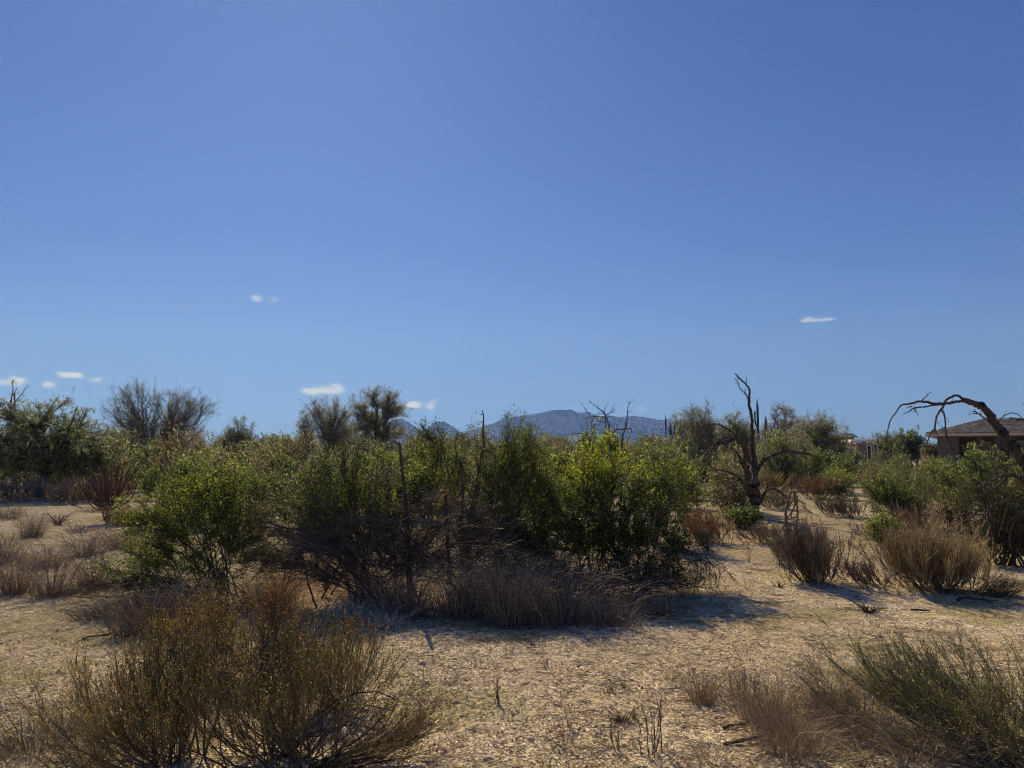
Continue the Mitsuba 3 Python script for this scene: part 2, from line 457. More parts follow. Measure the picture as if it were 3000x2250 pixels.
V, F = polar_sheet()
scene['ground'] = mikit.ply((V, F), 'm_ground', True)
labels['ground'] = {'label': 'pale tan decomposed granite desert floor with patches of litter', 'category': 'ground', 'kind': 'structure'}

MAIN = [(1300, 1300), (1385, 1258), (1440, 1242), (1478, 1226), (1540, 1216), (1590, 1208), (1612, 1203), (1627, 1201), (1650, 1202), (1664, 1200), (1672, 1198.5), (1684, 1204), (1693, 1209), (1700, 1209),
        (1712, 1207.5), (1726, 1206), (1735, 1213), (1745, 1217), (1760, 1219), (1784, 1217), (1800, 1219), (1812, 1222), (1835, 1221), (1856, 1218), (1872, 1221), (1888, 1222), (1905, 1225),
        (1930, 1229), (1945, 1230), (1955, 1227), (1975, 1231), (1995, 1231), (2040, 1238), (2100, 1243), (2180, 1256), (2260, 1268), (2360, 1296), (2450, 1325)]
WEST = [(980, 1300), (1080, 1290), (1120, 1262), (1145, 1234), (1165, 1227), (1176, 1226), (1190, 1233), (1204, 1241), (1225, 1254), (1250, 1258), (1268, 1240), (1286, 1234), (1294, 1236),
        (1301, 1233), (1312, 1241), (1332, 1254), (1370, 1280), (1420, 1305), (1450, 1325)]


def ridge(rng, prof, d, depth, seed, label):
    prof = np.array(prof, float)
    px = np.linspace(prof[0, 0], prof[-1, 0], 320)
    top = np.array([at(x, y, d) for x, y in zip(px, PchipInterpolator(prof[:, 0], prof[:, 1])(px))])
    top[:, 2] = np.maximum(top[:, 2], 0)
    t = np.r_[np.linspace(-1, 0, 44), np.linspace(0, 1, 12)[1:]]
    Y = d + t * depth
    Tt, Hh = np.meshgrid(t, top[:, 2], indexing='ij')
    X = np.broadcast_to(top[:, 0], Tt.shape)
    YY = np.broadcast_to(Y[:, None], Tt.shape)
    n1 = meshkit.fbm(np.stack([X * .004, YY * .004, 0 * X], -1), 5, seed)
    rid = 1 - np.abs(meshkit.fbm(np.stack([X * .0095, YY * .0022, 0 * X], -1), 4, seed + 3) * 2 - 1)
    fall = np.clip(1 - np.abs(Tt), 0, 1) ** 1.15
    Z = Hh * (fall + (1 - fall) * fall * 1.6 * (rid - .75) + .5 * (n1 - .5) * fall * (1 - fall) * 2) + .02 * Hh * (meshkit.fbm(np.stack([X * .03, YY * .03, 0 * X], -1), 3, seed + 7) - .5) * np.clip(fall * 3, 0, 1) - 3 * (fall < .02)
    m, n = Tt.shape
    i, j = np.meshgrid(np.arange(m - 1), np.arange(n - 1), indexing='ij')
    o = i * n + j
    F = np.stack([o, o + 1, o + n + 1, o + n], -1).reshape(-1, 4)
    key = numbered('mountain')
    scene[key] = mikit.ply((np.stack([X, YY, Z], -1).reshape(-1, 3), F), 'm_mountain', 30)
    labels[key] = {'label': label, 'category': 'mountain', 'kind': 'structure'}


rng = np.random.default_rng(11)
ridge(rng, MAIN, 3300, 620, 3, 'long jagged blue grey mountain range on the horizon right of centre')
ridge(rng, WEST, 3700, 400, 6, 'small distant double peaked hill left of the main range')

# loose gravel: joined pebbles on the open ground near the camera
rng = np.random.default_rng(5)
n = 68000
az, r = np.radians(rng.uniform(-40, 40, n)), 3.0 * np.exp(rng.uniform(0, 1, n) ** 1.15 * np.log(13 / 3.0))
c = np.c_[r * np.sin(az), r * np.cos(az)]
size = np.clip(0.0036 * np.exp(rng.normal(0, .45, n)), .0016, .0105) * (1 + r * .03)
O = np.array([[1, 0, -.6], [-1, 0, -.6], [0, 1, -.6], [0, -1, -.6], [0, 0, 1]])     # the buried half is left out
OF = np.array([[0, 2, 4], [2, 1, 4], [1, 3, 4], [3, 0, 4]])
P = O[None] * rng.uniform(.6, 1.25, (n, 5, 1)) + rng.normal(0, .22, (n, 5, 3))
ca, sa = np.cos(az * 40), np.sin(az * 40)
P = np.stack([P[..., 0] * ca[:, None] - P[..., 1] * sa[:, None], P[..., 0] * sa[:, None] + P[..., 1] * ca[:, None], P[..., 2] * .75], -1) * size[:, None, None]
P += np.c_[c, gh(c[:, 0], c[:, 1]) + size * .3][:, None]
A = Acc()
tone = np.array([[.46, .38, .24], [.38, .30, .19], [.54, .48, .37], [.22, .17, .115], [.33, .23, .14]])[rng.choice(5, n, p=[.40, .24, .10, .18, .08])]
A.add(P, (OF[None] + np.arange(n)[:, None, None] * 5).reshape(-1, 3), np.repeat(tone * np.exp(rng.normal(0, .2, (n, 1))), 5, 0))
scene['gravel'] = A.ply('m_rock')
labels['gravel'] = {'label': 'loose pale granite gravel strewn over the bare ground', 'category': 'gravel', 'kind': 'stuff'}


def stone(px, py, s, label):
    b, s = gp(px, py), s * .72
    m = trimesh.creation.icosphere(2, 1)
    v = m.vertices * [1.15, .9, .7]
    v = v * (1 + .45 * (meshkit.fbm(m.vertices * 1.3 + px, 3, 2) - .5))[:, None] * s
    k = numbered('stone')
    col = np.array([.42, .35, .25]) * (.75 + .6 * meshkit.fbm(m.vertices * 3 + px, 2, 3))[:, None]
    scene[k] = mikit.ply((v + b + [0, 0, s * .22], m.faces), 'm_rock', True, color=col)
    labels[k] = {'label': label, 'category': 'stone', 'group': 'stones on the gravel'}


for a in [(1237, 1938, .035, 'dark upright stone near the foot of the central thicket'), (1331, 1925, .03, 'pale flat stone right of the dark upright one'), (1415, 2036, .02, 'small whitish stone alone on the open gravel'),
          (1338, 2046, .032, 'brownish stone left of the small whitish one'), (1352, 2085, .022, 'dark round pebble below the brownish stone'), (1262, 2108, .025, 'dark stone beside the tips of the big brown broom'),
          (1537, 1993, .03, 'grey stone below the shade of the thicket'), (1428, 2218, .03, 'dark stone at the bottom edge of the gravel'), (1250, 1990, .022, 'pale stone by the right-hand broom twigs'), (1555, 2160, .026, 'tan stone beside the dark litter patch')]:
    stone(*a)

# ------------------------------------------------------------------ buildings and vehicle, far right


def box(parent, name, x0, x1, y0, y1, z0, z1, bsdf, label=None, bevel=.0):
    m = trimesh.creation.box([x1 - x0, y1 - y0, z1 - z0])
    m.apply_translation([(x0 + x1) / 2, (y0 + y1) / 2, (z0 + z1) / 2])
    return part(parent, name, mikit.ply(m, bsdf), label)


H_ = thing('house', 'low stucco house with a brown tiled hip roof behind the arched dead branch', 'house')
D, TH = 50.0, math.radians(34)
X = lambda px, y=D: at(px, 1300, y)[0]  # noqa: E731
Z = lambda py, y=D: at(1500, py, y)[2]  # noqa: E731
cx = X(2746)


def U(px, v=0.0):
    """distance along the house front of the point seen in photo column px, v metres behind the front."""
    q = (px - 1500) / FPX / ray(px, 1300)[1]
    return (q * (D + v * math.cos(TH)) - cx - v * math.sin(TH)) / (math.cos(TH) + q * math.sin(TH))


ze, L_ = 2.86, 22.0
box(H_, 'wall', 0, U(2808), 0, 13, -.3, ze, 'm_stucco', 'plain stucco wall block at the left end')
box(H_, 'wall', U(2808), L_, 2.6, 13, -.3, ze, 'm_stucco', 'shaded wall at the back of the patio')
box(H_, 'beam', U(2808), L_, .02, .32, 2.62, ze, 'm_stucco')
for px in (2872, 2922, 2966, 3030):
    box(H_, 'column', U(px) - .15, U(px) + .15, .03, .31, -.3, 2.62, 'm_stucco')
for a, b, zb, zt, g, nm in ((2841, 2857, 1.2, 2.25, 'm_glass', 'window'), (2877, 2897, .05, 2.25, 'm_curtain', 'sliding_door'), (2980, 3000, .05, 2.3, 'm_glass', 'door'), (3020, 3060, 1.0, 2.3, 'm_glass', 'window')):
    a, b, y = U(a, 2.6), U(b, 2.6), 2.6
    k = box(H_, nm, a, b, y - .03, y + .02, zb, zt, g)
    for q in ((a - .1, a, zb - .1, zt + .1), (b, b + .1, zb - .1, zt + .1), (a, b, zt, zt + .1), (a, b, zb - .1, zb)):
        box(k, 'frame', q[0], q[1], y - .06, y - .004, q[2], q[3], 'm_trim')
ex, ey, ez, ry, rz = -.65, -.6, ze + .02, 7.0, 4.1
rx = U(2890, ry)
xe = L_ + .6
roof = np.array([[ex, ey, ez], [xe, ey, ez], [xe, ry, rz], [rx, ry, rz], [ex, 2 * ry - ey, ez], [xe, 2 * ry - ey, ez], [ex, ey, ez - .16], [xe, ey, ez - .16], [ex, 2 * ry - ey, ez - .16], [xe, 2 * ry - ey, ez - .16]])
k = part(H_, 'roof', mikit.ply((roof, np.array([[0, 1, 2], [0, 2, 3], [0, 3, 4], [3, 2, 5], [3, 5, 4], [1, 5, 2], [6, 8, 9], [6, 9, 7]])), 'm_boards'))
box(H_, 'fascia', ex, xe, ey - .05, ey - .003, ez - .17, ez + .02, 'm_trim')
rng = np.random.default_rng(3)
A, rows = Acc(), 15
for i in range(rows):
    f0, f1 = i / rows, (i + 1.12) / rows
    y0_, y1_, z0_, z1_ = ey - .08 + (ry - ey) * f0, ey - .08 + (ry - ey) * f1, ez + .03 + (rz - ez) * f0, ez + .03 + (rz - ez) * f1
    xs = np.arange(ex + (rx - ex) * f0 + .05, xe - .33, .34) + (i % 2) * .0
    nt = len(xs)
    jz = rng.normal(0, .006, nt)
    lo, hi = np.full(nt, z0_) + .075 + jz, np.full(nt, z1_) + .02 + jz
    v = np.stack([np.c_[xs, 0 * xs + y0_, lo], np.c_[xs + .335, 0 * xs + y0_, lo], np.c_[xs + .335, 0 * xs + y1_, hi], np.c_[xs, 0 * xs + y1_, hi], np.c_[xs, 0 * xs + y0_, lo - .075], np.c_[xs + .335, 0 * xs + y0_, lo - .075]], 1)
    o = np.arange(nt)[:, None] * 6
    F = np.vstack([o + np.array(q) for q in ([0, 1, 2], [0, 2, 3], [4, 5, 1], [4, 1, 0])])
    A.add(v, F, np.repeat(np.array([.165, .155, .15]) * np.exp(rng.normal(0, .22, (nt, 1)) + rng.normal(0, .1)), 6, 0))
part(k, 'tile', A.ply('m_rock'), 'rows of flat brown grey roof tiles', 'stuff')
for px in (2935, 2952):
    u = U(px, ry - 1.2)
    box(k, 'vent', u - .2, u + .2, ry - 1.4, ry - 1.0, rz - .3, rz + .02, 'm_white')
for q in [q for q in scene if q.startswith('house__')]:
    scene[q]['to_world'] = T4().translate([cx, D, 0]).rotate([0, 0, 1], -34)

R_ = thing('caravan', 'white travel trailer parked behind the grey shed', 'trailer')
D = 85.0
a, b, zt = X(2491, D), X(2491, D) + 7.6, Z(1289, D)
m = trimesh.creation.extrude_polygon(__import__('shapely').box(a + .25, .75, b - .25, zt - .25).buffer(.25), 2.4)
m.apply_transform(np.array([[1, 0, 0, 0], [0, 0, -1, D + 2.4], [0, 1, 0, 0], [0, 0, 0, 1.]]))
part(R_, 'body', mikit.ply(m, 'm_white', 30))
box(R_, 'roof_cap', a + .1, b - .3, D - .03, D + 2.3, zt, zt + .09, 'm_white')
box(R_, 'slide_out', X(2500, D), X(2537, D), D - .5, D - .005, Z(1332, D), Z(1296, D), 'm_white')
for p0, p1, q0, q1, y in ((2495, 2499, 1295, 1304, D), (2503, 2518, 1297.5, 1302, D - .5), (2520, 2532, 1294.5, 1299, D - .5), (2545, 2556, 1296, 1303, D)):
    box(R_, 'window', X(p0, D), X(p1, D), y - .035, y - .004, Z(q1, D), Z(q0, D), 'm_dark')
for q in (a + 3.3, a + 4.3):
    m = trimesh.creation.cylinder(.36, .22, sections=20)
    m.apply_transform(trimesh.transformations.rotation_matrix(math.pi / 2, [1, 0, 0]))
    m.apply_translation([q, D + .2, .36])
    part(R_, 'wheel', mikit.ply(m, 'm_dark', 30))

S_ = thing('shed', 'small weathered grey shed with two pale framed doors', 'shed')
D = 58.0
a, c, b, zt = X(2511, D), X(2574, D), X(2592, D), Z(1301, D)
for i in range(7):
    u0, u1 = a + (c - a) * i / 7, a + (c - a) * (i + 1) / 7 - .012
    box(S_, 'panel', u0, u1, D + .002 * (i % 2), D + .06, -.05, zt, 'm_boards')
v = np.array([[c, D, -.05], [b + .1, D + 1.6, -.05], [b + .1, D + 1.6, zt - .2], [c, D, zt]])
part(S_, 'side_wall', mikit.ply((np.vstack([v, v + [-.08, .06, 0]]), np.array([[0, 1, 2, 3], [7, 6, 5, 4], [0, 4, 5, 1], [3, 2, 6, 7]])), 'm_boards'))
box(S_, 'back_wall', a, b, D + 1.7, D + 1.76, -.05, zt - .2, 'm_boards')
box(S_, 'side_wall', a - .05, a - .004, D + .01, D + 1.69, -.05, zt - .03, 'm_boards')
v = np.array([[a - .1, D - .12, zt], [c + .06, D - .14, zt - .02], [b + .25, D + 1.65, zt - .2], [a - .1, D + 1.8, zt + .02]])
part(S_, 'roof', mikit.ply((np.vstack([v, v + [0, 0, .06]]), np.array([[3, 2, 1, 0], [4, 5, 6, 7], [0, 1, 5, 4], [1, 2, 6, 5], [2, 3, 7, 6], [3, 0, 4, 7]])), 'm_trim'))
for p0, p1, q0 in ((2540, 2549, 1306.5), (2559, 2567, 1304)):
    u0, u1, z1 = X(p0, D), X(p1, D), Z(q0, D)
    k = box(S_, 'door', u0, u1, D - .03, D - .004, 0, z1, 'm_dark')
    for q in ((u0 - .07, u0, 0, z1 + .07), (u1, u1 + .07, 0, z1 + .07), (u0, u1, z1, z1 + .07), (u0, u1, z1 * .42, z1 * .42 + .06)):
        box(k, 'frame', q[0], q[1], D - .07, D - .033, q[2], q[3], 'm_white')
for i, (p0, q0) in enumerate(((2593, 1312), (2611, 1315), (2496, 1315))):
    key = numbered('fence_post')
    u = at(p0, q0, 56)
    m = trimesh.creation.cylinder(.09, u[2] + .1, sections=8)
    m.apply_translation([u[0], 56, u[2] / 2 - .05])
    scene[key] = mikit.ply(m, 'm_dark', 40)
    labels[key] = {'label': ['dark post right against the shed', 'dark post standing free to the right of the shed', 'dark post left of the shed'][i], 'category': 'post', 'group': 'dark posts by the shed'}


def far_house(label, d, px0, px1, pr0, pr1, pe, pr, bsdf):
    k = thing('far_house', label, 'house')
    a, b, c, e = X(px0, d), X(px1, d), X(pr0, d + 4), X(pr1, d + 4)
    z0, z1 = Z(pe, d), Z(pr, d + 4)
    box(k, 'wall', a + .5, b - .5, d + .5, d + 7.5, -.2, z0 - .02, 'm_stucco')
    v = np.array([[a, d, z0], [b, d, z0], [b, d + 8, z0], [a, d + 8, z0], [c, d + 4, z1], [e, d + 4, z1]])
    part(k, 'roof', mikit.ply((v, np.array([[0, 1, 5], [0, 5, 4], [1, 2, 5], [2, 3, 4], [2, 4, 5], [3, 0, 4], [0, 3, 2], [0, 2, 1]])), bsdf))


far_house('distant roof of dark shingles left of the white trailer', 110, 2440, 2517, 2470, 2502, 1282, 1270, 'm_dark')

# ------------------------------------------------------------------ plants
BRIGHT, FRESH, MID, DEEP, GREYG, OLIVE = (.20, .27, .025), (.13, .19, .025), (.085, .125, .035), (.05, .075, .028), (.095, .115, .06), (.13, .125, .045)
RUST, GOLD, STRAW, STRAW2, ASH = (.25, .13, .05), (.27, .19, .07), (.36, .28, .17), (.24, .19, .13), (.21, .195, .18)


def put(key, wood=None, fol=None, fine=None, wname='branches', fname='foliage', fine_name='twig_tips', flabel=None, bark='m_twig'):
    for a, nm, m, kind in ((wood, wname, bark, None), (fine, fine_name, 'm_twig', 'stuff'), (fol, fname, 'm_leaf', 'stuff')):
        if a is not None and a.n:
            part(key, nm, a.ply(m), None if nm != fname else flabel, kind)


def rect(x0, x1, yt, d, depth=None):
    """world base, half width and height of a plant that spans photo columns x0..x1 with its top at row yt, at distance d."""
    a, b = at(x0, yt, d), at(x1, yt, d)
    c = np.array([(a[0] + b[0]) / 2, d, 0])
    c[2] = gh(c[0], c[1])
    return c, (b[0] - a[0]) / 2, a[2] - c[2]


def dome(rx, H, ry=None, z0=.15, lumps=(), fill=.5):
    ry = ry or rx
    return [(0, 0, H * .52, rx * .82, ry * .82, H * .45), (-rx * .4, 0, H * .42, rx * .58, ry * .7, H * .38), (rx * .42, 0, H * .4, rx * .57, ry * .7, H * .36), (0, -ry * .2, H * .3, rx * .8, ry * .7, H * .26)] + [tuple(q) for q in lumps]


# ---- the thicket in the middle
rng = np.random.default_rng(21)
d = 7.9
S = lambda x, y, dd=d: at(x, y, dd)  # noqa: E731


def ell(base, x, y, w, h, dd, dy=None, rd=None):
    """an ellipsoid centred where the photo shows (x, y), w and h half sizes in photo pixels, at distance dd."""
    c = at(x, y, dd) - base
    k = dd / FPX
    return (c[0], c[1], c[2], w * k, rd or w * k * .8, h * k)


base = gp(640, 1745); d = base[1]
key = thing('green_shrub', 'leafy light green thorny shrub at the left end of the central thicket', 'shrub', 'shrubs of the central thicket')
w, f = bush(rng, base, [ell(base, 560, 1440, 130, 95, d), ell(base, 640, 1400, 120, 62, d + .4), ell(base, 520, 1560, 170, 85, d), ell(base, 690, 1560, 120, 90, d + .2), ell(base, 400, 1640, 150, 62, d - .1), ell(base, 560, 1660, 180, 65, d - .2), ell(base, 430, 1500, 110, 70, d), ell(base, 740, 1450, 110, 70, d + .3), ell(base, 780, 1620, 90, 70, d)],
            2300, 40, 230, .009, dict(n=5, L=.020, W=.012, cols=[(0.096, 0.149, 0.038), (0.280, 0.367, 0.052)], amt=.3, zbias=.3), spur=3, spur_len=.1, spread=.16, seed=2, gaps=.4, gap_f=3.2,
            bare=[ell(base, 330, 1730, 190, 38, d - .2), ell(base, 520, 1730, 160, 40, d - .2), ell(base, 760, 1560, 90, 110, d)], n_bare=900)
put(key, w, f)

base = gp(1090, 1760); d = base[1]
key = thing('dark_shrub', 'dark tangled shrub with sparse small leaves left of the thin snag', 'shrub', 'shrubs of the central thicket')
w, f = bush(rng, base, [ell(base, 1010, 1370, 160, 85, d + .4), ell(base, 930, 1450, 150, 90, d + .3), ell(base, 1130, 1430, 110, 90, d + .4), ell(base, 1060, 1520, 140, 80, d + .2)],
            1150, 36, 190, .011, dict(n=3, L=.022, W=.015, cols=[(0.061, 0.088, 0.038), (0.175, 0.228, 0.052)], amt=.35), spur=3, spur_len=.1, spread=.3, seed=4, gaps=.45, gap_f=3.0,
            bare=[ell(base, 900, 1560, 220, 110, d), ell(base, 1060, 1640, 240, 70, d - .2), ell(base, 840, 1650, 180, 70, d - .3), ell(base, 1180, 1560, 170, 120, d + .2), ell(base, 1300, 1620, 130, 90, d)], n_bare=1700)
put(key, w, f)

base = gp(1318, 1700); d = base[1]
key = thing('thin_sapling', 'slender sapling with a loose leafy crown and one straight thin trunk', 'sapling', 'shrubs of the central thicket')
w, f = bush(rng, base, [ell(base, 1290, 1320, 95, 85, d), ell(base, 1330, 1390, 80, 70, d), ell(base, 1250, 1260, 40, 45, d), ell(base, 1375, 1270, 42, 48, d)], 420, 9, 60, .012,
            dict(n=5, L=.02, W=.014, cols=[(0.070, 0.105, 0.038), (0.228, 0.280, 0.061)], amt=.35), spur=3, spur_len=.11, seed=5, gaps=.42, gap_f=3, trunk=tuple(at(1305, 1450, d) - base))
put(key, w, f, wname='trunk_and_branches')

base = gp(1520, 1720); d = base[1]
key = thing('dark_shrub', 'tall dark shrub with sparse leaves rising at the middle of the thicket', 'shrub', 'shrubs of the central thicket')
w, f = bush(rng, base, [ell(base, 1525, 1260, 75, 75, d), ell(base, 1490, 1350, 120, 80, d), ell(base, 1560, 1360, 90, 90, d), ell(base, 1480, 1500, 150, 110, d), ell(base, 1600, 1540, 120, 110, d - .2)],
            1400, 36, 200, .011, dict(n=4, L=.022, W=.015, cols=[(0.052, 0.079, 0.035), (0.175, 0.236, 0.052)], amt=.35), spur=3, spur_len=.11, spread=.3, seed=6, gaps=.42, gap_f=2.8,
            bare=[ell(base, 1420, 1560, 160, 90, d), ell(base, 1480, 1660, 200, 60, d - .2)], n_bare=1300)
put(key, w, f)

base = gp(1800, 1730); d = base[1]
key = thing('green_shrub', 'big shrub of bright yellow green leaves, the largest of the thicket', 'shrub', 'shrubs of the central thicket')
E = [ell(base, 1760, 1350, 110, 85, d + .3), ell(base, 1680, 1420, 130, 90, d + .2), ell(base, 1880, 1400, 150, 95, d + .4), ell(base, 2000, 1420, 95, 75, d + .6), ell(base, 1800, 1500, 220, 100, d), ell(base, 1700, 1560, 180, 80, d - .2),
     ell(base, 1900, 1590, 150, 65, d - .2), ell(base, 1560, 1600, 130, 70, d), ell(base, 1760, 1275, 45, 40, d + .3), ell(base, 1995, 1330, 35, 40, d + .6), ell(base, 2020, 1600, 60, 45, d - .3)]
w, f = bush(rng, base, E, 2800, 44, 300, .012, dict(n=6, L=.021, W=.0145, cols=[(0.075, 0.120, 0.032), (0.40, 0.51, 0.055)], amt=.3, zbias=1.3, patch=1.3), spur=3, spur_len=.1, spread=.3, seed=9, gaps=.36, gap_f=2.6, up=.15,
            bare=[ell(base, 1960, 1680, 130, 75, d - .3), ell(base, 2040, 1720, 75, 50, d - .4), ell(base, 1800, 1690, 170, 60, d - .2), ell(base, 1620, 1700, 140, 60, d)], n_bare=900)
put(key, w, f)

# hanging bare twigs at its right hand side
A = Acc()
n = 150
x = rng.uniform(1760, 2075, n)
p0 = np.array([at(a, rng.uniform(1600, 1660), d - .3 + rng.normal(0, .2)) for a in x])
p2 = p0 + np.c_[rng.normal(.12, .12, n), rng.normal(-.1, .15, n), -p0[:, 2] * rng.uniform(.5, .98, n)]
P = bez(p0, p0 * .5 + p2 * .5 + np.c_[rng.normal(.10, .06, n), rng.normal(0, .05, n), np.full(n, .12)], p2, 7, rng, .05)
tubes(A, P, .0045 * rng.uniform(.5, 1.2, (n, 1)) * np.linspace(1, .35, 7), jit(rng, DARK, n, .3), 4)
X = np.repeat(P, 5, 0)
x0, xt = pick(X, rng, rng.uniform(.15, .95, len(X)))
dv = nrm(xt + rng.normal(0, .55, xt.shape))
ln = rng.uniform(.06, .2, (len(X), 1))
tubes(A, bez(x0, x0 + dv * ln * .5, x0 + dv * ln + [0, 0, -.02], 3, rng, 0), .0022 * np.linspace(1, .5, 3)[None], jit(rng, DARK, len(X), .3), 3)
part(key, 'hanging_twigs', A.ply('m_twig'), 'bare dark twigs hanging to the ground at the right', 'stuff')

base = gp(1400, 1770); d = base[1]
key = thing('twig_tangle', 'wide low tangle of dead dark twigs under the middle of the thicket', 'brush', 'shrubs of the central thicket')
w, f = bush(rng, base, [ell(base, 1130, 1590, 210, 130, d), ell(base, 1400, 1590, 200, 130, d), ell(base, 1620, 1670, 180, 80, d), ell(base, 920, 1620, 190, 110, d), ell(base, 1290, 1500, 150, 90, d + .2), ell(base, 1850, 1710, 170, 65, d - .3)], 1500, 50, 260, .005, None,
            spur=3, spur_len=.14, spread=np.array([.9, .15, .3]), seed=17, gaps=.36, gap_f=3, col=(.06, .05, .044), twig_r=.0023)
put(key, w, f)

# ---- plants on the far side of the thicket that show above it
base, rx, H = rect(1840, 1985, 1222, 12.5)
key = thing('willowy_shrub', 'upright grey green willowy shrub behind the bright green one, before the saguaro arms', 'shrub')
w, f = bush(rng, base, [(-rx * .5, 0, H * .62, rx * .45, .4, H * .3), (rx * .1, 0, H * .6, rx * .5, .4, H * .35), (rx * .7, 0, H * .55, rx * .45, .4, H * .36), (-.1, 0, H * .4, rx, .5, H * .3)], 620, 22, 110, .012,
            dict(n=6, L=.035, W=.011, cols=[(0.088, 0.131, 0.061), (0.228, 0.289, 0.123)], amt=.3), spur=3, spur_len=.16, spread=.25, up=.1, seed=12, gaps=.36)
put(key, w, f)

# ---- snags (bare dead stems) in the thicket
rng = np.random.default_rng(8)


def dead(name, label, cat, d, paths, col=(.075, .065, .058), sides=7, group=None, tip=None, fat=1.0):
    paths = [(q[0], q[1], q[2] * fat, q[3] * fat, q[4]) for q in paths]
    k = thing(name, label, cat, group)
    bits = []
    for q in paths:                                                 # short broken side twigs
        if q[0] in ('limb', 'branch', 'trunk') and len(q[4]) > 3:
            for _ in range(rng.integers(1, 4)):
                i = rng.integers(1, len(q[4]) - 1)
                (x0, y0), (x1, y1) = q[4][i], q[4][i + 1]
                th = math.atan2(y1 - y0, x1 - x0) + rng.choice([-1, 1]) * rng.uniform(.5, 1.1)
                ln = rng.uniform(7, 20)
                bits.append(('twig', rng.normal(0, .25), min(q[2] * .35, 2.6), .7, [(x0, y0), (x0 + math.cos(th) * ln * .5, y0 + math.sin(th) * ln * .5), (x0 + math.cos(th + .25) * ln, y0 + math.sin(th + .25) * ln)]))
    for nm, a in limb_paths(rng, d, paths + bits, col, sides, tip):
        part(k, nm, a.ply('m_wood', True))
    return k


dead('snag', 'single straight dark dead stem standing in the left half of the thicket', 'dead tree', 7.9,
     [('stem', 0, 15, 6, [(1200, 1760), (1199, 1640), (1195, 1570), (1186, 1457), (1177, 1366), (1172, 1320), (1170, 1299)]), ('twig', .1, 3, 1.5, [(1170, 1306), (1158, 1292), (1148, 1286)]), ('twig', .1, 3, 1.5, [(1178, 1350), (1190, 1340), (1202, 1330)]),
      ('branch', -.2, 5, 2, [(1188, 1480), (1215, 1440), (1240, 1425)]), ('branch', .2, 8, 3, [(1196, 1600), (1170, 1540), (1150, 1490), (1145, 1450)])])
dead('snag', 'tall forked dead stem with a spiky tip at the centre of the thicket', 'dead tree', 9.2,
     [('stem', 0, 26, 2, [(1366, 1660), (1376, 1540), (1392, 1450), (1407, 1367), (1412, 1331), (1417, 1295), (1416, 1258), (1416, 1222), (1413, 1203)]), ('twig', 0, 2, 1, [(1414, 1214), (1403, 1213)]),
      ('branch', .5, 7, 3.5, [(1414, 1322), (1448, 1313), (1475, 1307), (1496, 1303), (1530, 1299)]), ('twig', .1, 4, 2, [(1417, 1296), (1430, 1288), (1443, 1279)]),
      ('branch', -.3, 13, 5, [(1372, 1600), (1385, 1500), (1402, 1420), (1400, 1370), (1394, 1345)]), ('branch', -.5, 12, 4, [(1366, 1620), (1352, 1520), (1356, 1430), (1345, 1370)]), ('branch', .6, 11, 4, [(1372, 1600), (1420, 1520), (1460, 1440), (1500, 1400)]),
      ('branch', .3, 6, 2, [(1360, 1640), (1330, 1560), (1300, 1490), (1280, 1440)])], tip=(.12, .105, .095))
dead('fallen_branch', 'long horizontal dark bare branch reaching left out of the thicket', 'branch', 7.7,
     [('branch', .2, 8, 1.5, [(1120, 1640), (1040, 1560), (960, 1545), (860, 1550), (760, 1528), (690, 1535)]), ('twig', .3, 4, 1, [(960, 1545), (900, 1500), (850, 1478), (760, 1460)]), ('twig', -.2, 3, 1, [(860, 1550), (800, 1600), (740, 1640)]), ('twig', .2, 4, 1, [(1040, 1560), (980, 1500), (900, 1440), (820, 1420), (770, 1450)])], col=(.05, .042, .038), sides=5)

